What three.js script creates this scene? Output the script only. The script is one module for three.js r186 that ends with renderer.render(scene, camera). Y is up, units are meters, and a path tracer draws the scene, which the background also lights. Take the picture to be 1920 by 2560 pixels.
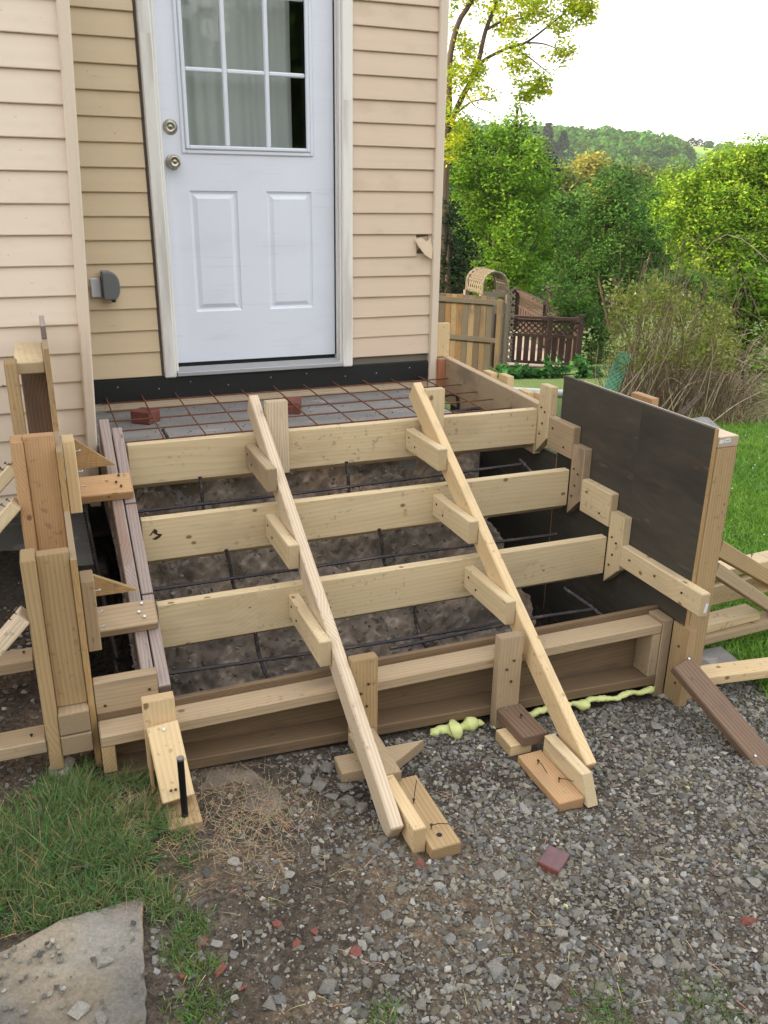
import * as THREE from 'three';
import { mergeGeometries } from 'three/addons/utils/BufferGeometryUtils.js';
import { ConvexGeometry } from 'three/addons/geometries/ConvexGeometry.js';

// ---------------------------------------------------------------- camera, sky, sun, exposure
const scene = new THREE.Scene();
const FPX = 2139.07;                                            // focal length in pixels of the 1920 x 2560 photograph
const EYE = new THREE.Vector3(-0.605, 1.716, 4.212);
const RIGHT = new THREE.Vector3(0.93002, 0.01308, 0.36727), UP = new THREE.Vector3(0.11892, 0.93489, -0.33442), FWD = new THREE.Vector3(0.34773, -0.35469, -0.86792);
const camera = new THREE.PerspectiveCamera(2 * Math.atan(1280 / FPX) * 180 / Math.PI, 768 / 1024, 0.05, 2000);
camera.position.copy(EYE); camera.up.copy(UP); camera.lookAt(EYE.clone().add(FWD)); camera.updateMatrixWorld();
const SUN = new THREE.Vector3(-0.80, 0.30, -0.46).normalize();   // low evening sun behind the house, to the left
{
  const w = 256, h = 128, d = new Float32Array(w * h * 4);
  for (let j = 0; j < h; j++) for (let i = 0; i < w; i++) {
    const el = ((j + .5) / h - .5) * Math.PI, az = ((i + .5) / w - .5) * 2 * Math.PI;
    const y = Math.sin(el), dir = new THREE.Vector3(Math.cos(el) * Math.cos(az), y, Math.cos(el) * Math.sin(az));
    const t = Math.pow(Math.max(0, y), .55), g = Math.max(0, dir.dot(SUN));
    const glow = .35 * Math.pow(g, 6), k = (j * w + i) * 4;
    d[k] = 1.20 - .22 * t + glow; d[k + 1] = 1.14 - .14 * t + glow * .9; d[k + 2] = 1.04 + .03 * t + glow * .7; d[k + 3] = 1;
    if (y < 0) { d[k] = .3; d[k + 1] = .29; d[k + 2] = .25; }
  }
  const sky = new THREE.DataTexture(d, w, h, THREE.RGBAFormat, THREE.FloatType);
  sky.mapping = THREE.EquirectangularReflectionMapping; sky.magFilter = THREE.LinearFilter; sky.minFilter = THREE.LinearFilter; sky.wrapS = THREE.RepeatWrapping; sky.needsUpdate = true;
  scene.background = sky; scene.environment = sky;
}
const sun = new THREE.DirectionalLight(0xffe6bc, 4.6);
sun.position.copy(SUN).multiplyScalar(60); sun.castShadow = true; sun.shadow.radius = 3;
Object.assign(sun.shadow.camera, { left: -40, right: 40, top: 40, bottom: -40, near: 1, far: 200 }); sun.shadow.mapSize.set(4096, 4096);
scene.add(sun, sun.target);
const renderer = new THREE.WebGLRenderer({ antialias: true });
renderer.toneMapping = THREE.LinearToneMapping; renderer.toneMappingExposure = 1.95;
renderer.shadowMap.enabled = true;
scene.fog = new THREE.FogExp2(0xdce6ea, 0.0003);

// ---------------------------------------------------------------- helpers
let seed = 7;
const rnd = () => { seed = (seed + 0x6D2B79F5) | 0; let t = Math.imul(seed ^ (seed >>> 15), 1 | seed); t = (t + Math.imul(t ^ (t >>> 7), 61 | t)) ^ t; return ((t ^ (t >>> 14)) >>> 0) / 4294967296; };
const rr = (a, b) => a + (b - a) * rnd();
const V = (x, y, z) => new THREE.Vector3(x, y, z);
const mix = (a, b, t) => a + (b - a) * t, clamp = (x, a = 0, b = 1) => Math.min(b, Math.max(a, x)), sst = (a, b, x) => { const t = clamp((x - a) / (b - a)); return t * t * (3 - 2 * t); };
const hsh = (x, y, s) => { let h = Math.imul(x, 374761393) + Math.imul(y, 668265263) + Math.imul(s, 1274126177); h = Math.imul(h ^ (h >>> 13), 1274126177); return ((h ^ (h >>> 16)) >>> 0) / 4294967296; };
function noise(x, y, s = 0) {
  const i = Math.floor(x), j = Math.floor(y); let u = x - i, v = y - j; u = u * u * (3 - 2 * u); v = v * v * (3 - 2 * v);
  const a = hsh(i, j, s), b = hsh(i + 1, j, s), c = hsh(i, j + 1, s), d = hsh(i + 1, j + 1, s);
  return a + (b - a) * u + (c - a + (a - b - c + d) * u) * v;
}
const noise3 = (x, y, z, s = 0) => { const k = Math.floor(z), f = z - k; return mix(noise(x, y, s + k * 57), noise(x, y, s + (k + 1) * 57), f * f * (3 - 2 * f)); };
const fbm = (x, y, s = 0, o = 4) => { let v = 0, a = .5; for (let k = 0; k < o; k++) { v += a * noise(x, y, s + k); x *= 2.03; y *= 2.03; a *= .5; } return v; };
// a pixel of the photograph (1920 x 2560) gives a direction; the distance comes from a plane or from what stands there
const ray = (u, v) => FWD.clone().addScaledVector(RIGHT, (u - 960) / FPX).addScaledVector(UP, -(v - 1280) / FPX);
const atDist = (u, v, d) => { const r = ray(u, v); return EYE.clone().addScaledVector(r, d / Math.hypot(r.x, r.z)); };
const atY = (u, v, y) => { const r = ray(u, v); return EYE.clone().addScaledVector(r, (y - EYE.y) / r.y); };
const C2 = (x, y) => [960 + x * .5787, y * .5787], C6 = (x, y) => [1040 + x * .28933, 660 + y * .28933];
const used = {};
const numbered = n => { const k = used[n] = (used[n] ?? -1) + 1; return k ? `${n}_${String(k).padStart(3, '0')}` : n; };
function tag(o, label, category, group, kind) { if (label) o.userData.label = label; if (category) o.userData.category = category; if (group) o.userData.group = group; if (kind) o.userData.kind = kind; return o; }
function thing(name, label, category, base = [0, 0, 0], group) { const o = new THREE.Group(); o.name = numbered(name); o.position.set(...base); scene.add(o); o.updateMatrixWorld(true); return tag(o, label, category, group); }
const shade = m => { m.castShadow = true; m.receiveShadow = true; return m; };
// adds a mesh whose geometry stands at world matrix M under parent (scene, a thing or a part)
function put(name, geo, mat, parent, M) {
  const m = shade(new THREE.Mesh(geo, mat)); m.name = parent === scene ? numbered(name) : name;
  const inv = parent === scene ? new THREE.Matrix4() : parent.matrixWorld.clone().invert();
  inv.multiply(M ?? new THREE.Matrix4()).decompose(m.position, m.quaternion, m.scale);
  parent.add(m); m.updateMatrixWorld(true); return m;
}
// a chamfered box, length along local x; group 0 = long faces, group 1 = the two ends; uv in texture metres
function lumberGeo(L, W, T, b = .0025, u0 = rr(0, 2.4), v0 = rr(0, .6)) {
  const h = [L / 2, W / 2, T / 2], P = [], N = [], U = [], side = [], end = [];
  const face = (pts, n, uv, list) => { const a = [0, 1, 2], q = pts.length === 4 ? [...a, 0, 2, 3] : a; const e1 = pts[1].clone().sub(pts[0]), e2 = pts[2].clone().sub(pts[0]); const flip = e1.cross(e2).dot(n) < 0; for (let k = 0; k < q.length; k += 3) { const t = [q[k], q[k + 1], q[k + 2]]; if (flip) t.reverse(); for (const i of t) list.push([pts[i], n, uv(pts[i])]); } };
  const c = (sx, sy, sz, ax) => V(sx * (h[0] - (ax === 0 ? 0 : b)), sy * (h[1] - (ax === 1 ? 0 : b)), sz * (h[2] - (ax === 2 ? 0 : b)));
  const uvY = o => p => [(p.x + u0) / 2.4, (p.z + v0 + o) / .6], uvZ = o => p => [(p.x + u0) / 2.4, (p.y + v0 + o) / .6], uvE = p => [(p.z + v0 * 3) / .3, (p.y + u0 * 3) / .3];
  for (const s of [-1, 1]) {
    face([c(-1, s, -1, 1), c(1, s, -1, 1), c(1, s, 1, 1), c(-1, s, 1, 1)], V(0, s, 0), uvY(s * .17 + .31), side);
    face([c(-1, -1, s, 2), c(1, -1, s, 2), c(1, 1, s, 2), c(-1, 1, s, 2)], V(0, 0, s), uvZ(s * .11), side);
    face([c(s, -1, -1, 0), c(s, 1, -1, 0), c(s, 1, 1, 0), c(s, -1, 1, 0)], V(s, 0, 0), uvE, end);
    for (const t of [-1, 1]) {
      face([c(-1, s, t, 1), c(1, s, t, 1), c(1, s, t, 2), c(-1, s, t, 2)], V(0, s, t).normalize(), uvZ(0), side);
      face([c(s, t, -1, 0), c(s, t, 1, 0), c(s, t, 1, 1), c(s, t, -1, 1)], V(s, t, 0).normalize(), uvE, end);
      face([c(s, -1, t, 0), c(s, 1, t, 0), c(s, 1, t, 2), c(s, -1, t, 2)], V(s, 0, t).normalize(), uvE, end);
      for (const r of [-1, 1]) face([c(r, s, t, 0), c(r, s, t, 1), c(r, s, t, 2)], V(r, s, t).normalize(), uvE, end);
    }
  }
  for (const [p, n, uv] of [...side, ...end]) { P.push(p.x, p.y, p.z); N.push(n.x, n.y, n.z); U.push(...uv); }
  const g = new THREE.BufferGeometry(); g.setAttribute('position', new THREE.Float32BufferAttribute(P, 3)); g.setAttribute('normal', new THREE.Float32BufferAttribute(N, 3)); g.setAttribute('uv', new THREE.Float32BufferAttribute(U, 2));
  g.addGroup(0, side.length, 0); g.addGroup(side.length, end.length, 1); return g;
}
// axis-aligned stick; `along` is the grain direction
function stick(name, parent, mat, [x0, x1], [y0, y1], [z0, z1], along, b) {
  const s = [x1 - x0, y1 - y0, z1 - z0], ax = along ?? s.indexOf(Math.max(...s)), X = [V(1, 0, 0), V(0, 1, 0), V(0, 0, 1)];
  const o = ax === 0 ? [0, 1, 2] : ax === 1 ? [1, 2, 0] : [2, 0, 1];
  const M = new THREE.Matrix4().makeBasis(X[o[0]], X[o[1]], X[o[2]]).setPosition((x0 + x1) / 2, (y0 + y1) / 2, (z0 + z1) / 2);
  return put(name, lumberGeo(s[o[0]], s[o[1]], s[o[2]], b), mat, parent, M);
}
// stick from a to b (centre line); wide direction `wd`, width W across it and thickness T
function beam(name, parent, mat, a, b, W, T, wd, bev) {
  const x = b.clone().sub(a), L = x.length(); x.normalize(); const y = wd.clone().addScaledVector(x, -wd.dot(x)).normalize(), z = x.clone().cross(y);
  return put(name, lumberGeo(L, W, T, bev), mat, parent, new THREE.Matrix4().makeBasis(x, y, z).setPosition(a.clone().add(b).multiplyScalar(.5)));
}
function tubeGeo(pts, r, n = 6, seg) { return new THREE.TubeGeometry(new THREE.CatmullRomCurve3(pts, false, 'catmullrom', .15), seg ?? Math.max(2, pts.length * 4), r, n, false); }
function ribbed(pts, r) {                                            // deformed reinforcing bar: a tube with raised rings
  const curve = new THREE.CatmullRomCurve3(pts, false, 'catmullrom', .1), len = curve.getLength(), n = Math.max(6, Math.round(len / .007)), g = new THREE.TubeGeometry(curve, n, r, 7, false);
  const p = g.attributes.position, row = 8;
  for (let i = 0; i <= n; i++) { const c = curve.getPointAt(i / n), k = (i % 3 === 0) ? 1.2 : .93; for (let j = 0; j < row; j++) { const q = i * row + j; p.setXYZ(q, c.x + (p.getX(q) - c.x) * k, c.y + (p.getY(q) - c.y) * k, c.z + (p.getZ(q) - c.z) * k); } }
  g.computeVertexNormals(); return g;
}
// ---------------------------------------------------------------- materials
const sRGB = (r, g, b) => new THREE.Color().setRGB(r / 255, g / 255, b / 255, THREE.SRGBColorSpace);
function dataTex(w, h, fn, srgb = true) {
  const d = new Uint8Array(w * h * 4); for (let j = 0; j < h; j++) for (let i = 0; i < w; i++) { const c = fn(i, j), k = (j * w + i) * 4; d[k] = clamp(c[0], 0, 255); d[k + 1] = clamp(c[1], 0, 255); d[k + 2] = clamp(c[2], 0, 255); d[k + 3] = 255; }
  const t = new THREE.DataTexture(d, w, h, THREE.RGBAFormat); t.wrapS = t.wrapT = THREE.RepeatWrapping; t.magFilter = THREE.LinearFilter; t.minFilter = THREE.LinearMipmapLinearFilter; t.generateMipmaps = true; if (srgb) t.colorSpace = THREE.SRGBColorSpace; t.needsUpdate = true; return t;
}
const std = (c, r = .8, o = {}) => new THREE.MeshStandardMaterial({ color: c, roughness: r, metalness: 0, ...o });
// plank faces: growth rings bent round knots, plus handling stains; 2.4 m x 0.6 m
function woodTex(s, light, dark, o = {}) {
  const { ring = 70, contrast = .5, knots = 9, stain = .25, stainCol = [120, 110, 92], streak = .3, W = 1024, H = 512 } = o;
  const save = seed; seed = s * 7919 + 13; const kn = [];
  for (let k = 0; k < knots; k++) kn.push([rnd() * 2.4, rnd() * .6, rr(.003, .0085), rnd()]);
  seed = save;
  return dataTex(W, H, (i, j) => {
    const u = i / W * 2.4, v = j / H * .6, sxn = Math.min(u, 2.4 - u), edge = clamp(sxn / .1);
    let w = v + .022 * (fbm(u * 1.1, v * 4, s) - .5) * edge + .004 * (noise(u * 7, v * 30, s + 3) - .5), kd = 0, kr = 0;
    for (const [ku, kv, r, q] of kn) { let du = u - ku, dv = v - kv; if (dv > .3) dv -= .6; if (dv < -.3) dv += .6; const d = Math.hypot(du * .55, dv); if (d < r * 7) { w += Math.sign(dv || 1) * r * .9 * Math.exp(-d * d / (r * r * 5)); } const e = Math.hypot(du * .8, dv) / r; if (e < 1.6) { kd = Math.max(kd, 1 - sst(.75, 1.5, e)); kr = .5 + .5 * Math.sin(e * 14 + q * 9); } }
    const cath = fbm(u * .55, v * 3.2, s + 11, 2) * edge;
    const t = w * ring + cath * 10, f = t - Math.floor(t), late = Math.pow(f, 2.2) * (1 - sst(.93, 1, f)) + .0;
    const fine = noise(u * 30, v * 900, s + 5), st = fbm(u * 2.6, v * 7, s + 21, 4), blot = sst(.52, .74, st) * stain, sk = (fbm(u * .8, v * 60, s + 31, 3) - .45) * streak;
    let m = clamp(late * contrast + sk + (fine - .5) * .16, -.3, 1.2);
    let c = [0, 1, 2].map(k => mix(light[k], dark[k], m));
    c = c.map((x, k) => mix(x, stainCol[k], blot));
    if (kd > 0) c = c.map((x, k) => mix(x, [122, 84, 52][k] * (1 - .35 * kr), kd * .7)); const spk = sst(.60, .72, fbm(u * 60, v * 60, s + 51, 3)) * sst(.4, .6, fbm(u * 3, v * 6, s + 52, 3)) * .3, smear = sst(.55, .75, fbm(u * 9, v * 22, s + 53, 3)) * .16; c = c.map((x, k) => mix(mix(x, [92, 78, 62][k], spk), [132, 116, 96][k], smear));
    const crack = noise(u * 5, v * 120, s + 41) > .93 && noise(u * 1.5, v * 9, s + 43) > .6 ? .72 : 1;
    return c.map(x => x * (o.cracks ? crack : 1));
  });
}
function endTex(s, light, dark) {
  return dataTex(256, 256, (i, j) => { const u = i / 256 * .3, v = j / 256 * .3, d = Math.hypot(((u + .05) % .15) - .02, v - .2 + .004 * noise(u * 60, v * 60, s)); const t = d * 190, f = t - Math.floor(t); const m = Math.pow(f, 2) * .75 + (noise(i * .9, j * .9, s) - .5) * .45; return [0, 1, 2].map(k => mix(light[k], dark[k], clamp(m))); });
}
const wood = (s, light, dark, o = {}) => { const t = woodTex(s, light, dark, o), e = endTex(s, light.map(x => x * (o.endk ?? .9)), dark.map(x => x * (o.endk ?? .9))); return [std(0xffffff, o.rough ?? .78, { map: t, bumpMap: t, bumpScale: o.bump ?? .0008 }), std(0xffffff, .9, { map: e })]; };
const PINE = wood(1, [206, 187, 150], [180, 152, 112], { contrast: .34, ring: 46, knots: 20, stain: .42, stainCol: [172, 152, 120], streak: .45 });
const FIR = wood(2, [212, 187, 144], [180, 142, 98], { contrast: .38, knots: 26, stain: .3, stainCol: [188, 156, 112] });
const BLOND = wood(3, [208, 190, 164], [164, 140, 112], { contrast: .75, ring: 95, knots: 5, stain: .25, stainCol: [186, 168, 146] });
const TAN = wood(4, [172, 146, 106], [130, 102, 68], { contrast: .55, ring: 75, knots: 12, stain: .5, stainCol: [138, 120, 94] });
const USED = wood(5, [170, 149, 119], [134, 111, 84], { contrast: .45, knots: 14, stain: .75, stainCol: [126, 112, 94] });
const WET = wood(6, [116, 95, 70], [80, 63, 45], { contrast: .45, knots: 12, stain: .8, stainCol: [84, 72, 58] });
const GREY = wood(7, [158, 145, 138], [112, 92, 80], { contrast: .55, ring: 80, knots: 5, stain: .45, stainCol: [128, 92, 70], cracks: true, endk: .8 });
const BROWN = wood(8, [126, 102, 82], [84, 64, 50], { contrast: .8, ring: 75, knots: 5, stain: .4, stainCol: [86, 74, 64] });
const REDFIR = wood(9, [190, 154, 112], [154, 112, 74], { contrast: .5, ring: 90, knots: 8, stain: .4, stainCol: [150, 126, 98] });
const PLY = (() => { const t = dataTex(256, 512, (i, j) => { const l = Math.floor(j / 512 * 33 + i / 256 * 0), k = l % 2 ? 1 : .72, n = noise(i * .5, j * .12, 3); return [196 * k, 164 * k, 112 * k].map(x => x * (.86 + .28 * n)); }); const f = woodTex(10, [176, 146, 102], [150, 118, 78], { contrast: .3, ring: 30, knots: 4, stain: .5 }); return { edge: std(0xffffff, .85, { map: t }), face: std(0xffffff, .8, { map: f }) }; })();
const PLYW = [std(0xffffff, .85, { map: woodTex(12, [182, 150, 102], [118, 88, 54], { contrast: .9, ring: 280, knots: 0, stain: .35 }) }), USED[1]];
const DARKPANEL = (() => { const t = dataTex(1024, 1024, (i, j) => { const u = i / 1024, v = j / 1024, n = fbm(u * 6, v * 6, 61, 5), g = fbm(u * 40, v * 40, 62, 3), sc = noise(u * 8, v * 300, 63) > .86 ? 6 : 0, sp = sst(.66, .74, fbm(u * 22, v * 22, 64, 3)) * 18, r = sst(.6, .75, fbm(u * 9 + 3, v * 9, 65, 4)) * 16; const b = 40 + n * 30 + g * 14 + sp; return [b * 1.05 + r * .7, b * .98 + r * .45, b * .84 + r * .2]; }); return std(0xffffff, .8, { map: t, bumpMap: t, bumpScale: .0015 }); })();
const SIDING = (s, c) => { const t = dataTex(512, 256, (i, j) => { const u = i / 512, v = j / 256, g = (fbm(u * 3, v * 24, s, 3) - .45) * 7, d = sst(.6, .85, fbm(u * 7, v * 5, s + 4, 4)) * -9, p = noise(i * .13, j * .13, s + 8) > .985 ? -30 : 0; return c.map((x, k) => x + g + d * (k === 2 ? 1.2 : 1) + p); }); return std(0xffffff, .5, { map: t, bumpMap: t, bumpScale: .0006 }); };
const VINYL_R = SIDING(20, [211, 190, 168]), VINYL_L = SIDING(24, [217, 195, 161]), VINYL_B = SIDING(28, [223, 208, 189]);
const dirtyWhite = (s, c, amt) => std(0xffffff, .45, { map: dataTex(512, 512, (i, j) => { const u = i / 512, v = j / 512, d = sst(.5, .8, fbm(u * 5, v * 9, s, 5)) * amt, k = noise(u * 4, v * 160, s + 2) > .9 ? 5 : 0; return [c[0] - d - k, c[1] - d * 1.05 - k, c[2] - d * 1.15 - k]; }) });
const CASING = dirtyWhite(31, [230, 228, 223], 26), DOORW = dirtyWhite(33, [222, 227, 238], 4), SILL = std(sRGB(176, 178, 180), .42, { metalness: .35 });
const TRIM = dirtyWhite(35, [214, 199, 180], 20);
const BLACKF = std(0xffffff, .6, { map: dataTex(256, 256, (i, j) => { const n = 18 + 12 * fbm(i / 30, j / 30, 40) + (hsh(i, j, 41) > .995 ? 40 : 0); return [n, n, n * 1.02]; }) });
const NICKEL = std(sRGB(178, 172, 160), .28, { metalness: 1 });
const STEEL = std(sRGB(72, 66, 60), .45, { metalness: .85 }), SCREW = std(sRGB(96, 72, 44), .5, { metalness: .6 });
const GALV = std(sRGB(190, 192, 196), .3, { metalness: .9 });
const RUST = std(0xffffff, .85, { map: dataTex(128, 128, (i, j) => { const n = fbm(i / 9, j / 9, 44); return [72 + n * 70, 46 + n * 40, 30 + n * 24]; }) });
const REBAR = std(0xffffff, .6, { map: dataTex(128, 128, (i, j) => { const n = fbm(i / 7, j / 20, 46), r = sst(.55, .7, n) * 40; return [42 + n * 26 + r, 40 + n * 24 + r * .6, 42 + n * 24 + r * .3]; }), metalness: .35 });
const BRICK = std(0xffffff, .9, { map: dataTex(256, 256, (i, j) => { const n = fbm(i / 20, j / 20, 48, 5), p = noise(i * .6, j * .6, 49); return [98 + n * 50 - p * 20, 56 + n * 30 - p * 14, 48 + n * 26 - p * 12]; }), bumpMap: null });
const noiseBump = dataTex(512, 512, (i, j) => { const n = fbm(i / 16, j / 16, 51, 5) * 190 + noise(i * .7, j * .7, 52) * 60; return [n, n, n]; }, false);
const CONCRETE = std(0xffffff, .9, { map: dataTex(512, 512, (i, j) => { const u = i / 512, v = j / 512, n = fbm(u * 7, v * 7, 53, 5), g = noise(i * .8, j * .8, 54), w = sst(.62, .7, fbm(u * 14, v * 14, 55, 3)) * 24; const b = 104 + n * 44 + (g - .5) * 22 + w; return [b, b * .98, b * .95]; }), bumpMap: noiseBump, bumpScale: .002 });
const ROUGHCON = std(0xffffff, .95, { vertexColors: true, bumpMap: noiseBump, bumpScale: .006 });
const FOAM = std(sRGB(206, 214, 140), .75);
const PIPE = std(sRGB(206, 214, 218), .4), GREENNET = std(sRGB(96, 158, 124), .6);
const GREYBOX = new THREE.MeshPhysicalMaterial({ color: sRGB(128, 130, 132), roughness: .3, transmission: .25, thickness: 0 });
const WHITEPL = std(sRGB(222, 224, 228), .4);
const GLASS = new THREE.MeshPhysicalMaterial({ color: 0xffffff, roughness: .02, transmission: 1, thickness: 0, ior: 1.5 });
const CURTAIN = new THREE.MeshPhysicalMaterial({ color: sRGB(176, 184, 178), roughness: 1, transmission: .15, thickness: 0 });
const ROOM = std(sRGB(92, 86, 80), .9);
const PAINTBROWN = std(0xffffff, .75, { map: dataTex(256, 256, (i, j) => { const n = fbm(i / 12, j / 40, 57, 4); return [56 + n * 32, 41 + n * 23, 37 + n * 20]; }) });
const BARK = std(0xffffff, .95, { map: dataTex(128, 256, (i, j) => { const n = fbm(i / 6, j / 26, 58, 4); return [62 + n * 60, 54 + n * 48, 46 + n * 40]; }) });
const TWIG = std(sRGB(128, 110, 86), .9), TWIGPALE = std(sRGB(178, 162, 134), .9);

// ---------------------------------------------------------------- the ground: one sheet from the yard to the far ridge
const AZ = (x, z) => Math.atan2(x - EYE.x, EYE.z - z) * 180 / Math.PI;
function ridge(az) { const t = [[10, 15], [26, 17], [30, 16.5], [35, 15.5], [38, 13], [40.3, 10], [44, 8.5], [60, 7]]; for (let k = 1; k < t.length; k++) if (az < t[k][0]) return mix(t[k - 1][1], t[k][1], clamp((az - t[k - 1][0]) / (t[k][0] - t[k - 1][0]))); return 7; }
function H(x, z) {
  const r = Math.hypot(x - EYE.x, z - EYE.z), az = AZ(x, z), back = z < 2 || x > 3 ? 1 : 0;
  let y = .02 - .075 * clamp(x, -1.2, 2) - .05 * clamp(x - 2, 0, 5) - .12 * clamp(-z - 1, 0, 12) * sst(.5, 2.5, x);
  if (back && r > 14) { y -= 3 * sst(17, 42, r) + 9 * sst(40, 130, r); if (r > 200) y += sst(210, 405, r) * (ridge(az) + 13) - sst(430, 640, r) * 24; }
  if (r > 8) y += (fbm(x / 5, z / 5, 71) - .47) * .25 * sst(8, 20, r) * Math.min(1 + r / 60, 6);
  y += (fbm(x * 3, z * 3, 72, 3) - .44) * .022 + (noise(x * 28, z * 28, 73) - .5) * .005 + (noise(x * 9, z * 9, 74) - .5) * .008;
  if (x > -.60 && x < -.44 && z > .5 && z < 1.9) y -= .16;                    // trench between the left form and the old boards
  if (x > -.44 && x < 1.46 && z > .2 && z < 1.86) y -= .12;                   // dug out under the steps
  return y;
}
const inGrass = (x, z) => { // left-hand turf, ragged edge
  const e = (fbm(x * 7, z * 7, 81, 3) - .45) * .22; const d1 = -.40 - x + e, d2 = z - (1.93 - .35 * (x + .75)) + e, d3 = 2.53 - z + e * .6 + (x > -.55 ? .05 : 0);
  return Math.min(d1 * 4, d2 * 4, d3 * 5);
};
const lawn = (x, z) => Math.min(sst(1.75, 2.1, x + (fbm(x * 4, z * 4, 83) - .5) * .5) , sst(-2.6, -1.6, z + (fbm(x * 2, z * 2, 84) - .5) * 1.2), sst(2.35, 1.95, z - .5 * (x - 2)));
function groundColour(x, z) {
  const r = Math.hypot(x - EYE.x, z - EYE.z), n = fbm(x * 5, z * 5, 85, 4), n2 = fbm(x * 17, z * 17, 86, 3);
  let c = [86, 77, 67].map(v => v + (n - .45) * 46 + (n2 - .45) * 30);
  const tanPatch = sst(.5, .64, fbm(x * 2.2 + 9, z * 2.2, 87, 3)) * (1 - sst(.35, .8, x)); c = c.map((v, k) => mix(v, [124, 108, 88][k] + (n2 - .45) * 30, tanPatch * .75));
  const moist = sst(.5, .68, fbm(x * 1.7, z * 1.7 + 4, 88, 3)) * .5 + (z < 2.35 ? .35 * sst(.42, .6, n + .12) : 0); c = c.map(v => v * (1 - .34 * clamp(moist)));
  const g = sst(-.2, .5, inGrass(x, z)); c = c.map((v, k) => mix(v, [62, 60, 40][k], g * .8));
  const l = lawn(x, z); c = c.map((v, k) => mix(v, [92, 130, 44][k] + (n - .45) * 40, l));
  const wild = Math.max(sst(-2.2, -4, z + (n - .45) * 2), sst(6, 9, x)); c = c.map((v, k) => mix(v, [104, 132, 60][k] + (n - .45) * 40, wild));   // meadow beyond the lawn
  return sRGB(clamp(c[0], 12, 250), clamp(c[1], 12, 250), clamp(c[2], 10, 250));
}
{
  const axis = (a, b, step, lo, hi, g) => { const o = []; for (let x = a; x <= b + 1e-6; x += step) o.push(x); let s = step; while (o[0] > lo) { s *= g; o.unshift(o[0] - s); } s = step; while (o[o.length - 1] < hi) { s *= g; o.push(o[o.length - 1] + s); } return o; };
  const xs = axis(-1.1, 2.3, .016, -700, 700, 1.10), zs = axis(.6, 3.35, .016, -800, 60, 1.10), P = [], C = [], U = [], I = [];
  for (const z of zs) for (const x of xs) { P.push(x, H(x, z), z); const c = groundColour(x, z); C.push(c.r, c.g, c.b); U.push(x / 1.3, z / 1.3); }
  for (let j = 0; j + 1 < zs.length; j++) for (let i = 0; i + 1 < xs.length; i++) { const a = j * xs.length + i, b = a + 1, c = a + xs.length, d = c + 1; I.push(a, c, b, b, c, d); }
  const g = new THREE.BufferGeometry(); g.setAttribute('position', new THREE.Float32BufferAttribute(P, 3)); g.setAttribute('color', new THREE.Float32BufferAttribute(C, 3)); g.setAttribute('uv', new THREE.Float32BufferAttribute(U, 2)); g.setIndex(I); g.computeVertexNormals();
  const grit = dataTex(1024, 1024, (i, j) => { const n = noise(i * .35, j * .35, 91), f = hsh(i, j, 92), s = fbm(i / 11, j / 11, 93, 4); const v = 150 + (s - .45) * 150 + (n - .5) * 70 + (f - .5) * 46; return [v * 1.02, v, v * .97]; });
  const m = std(0xffffff, 1, { vertexColors: true, map: grit, bumpMap: grit, bumpScale: .006 }); m.color.setScalar(1.9);
  tag(put('ground', g, m, scene), 'dirt yard sloping down to a wooded valley and ridge', 'ground', null, 'structure');
}

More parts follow.
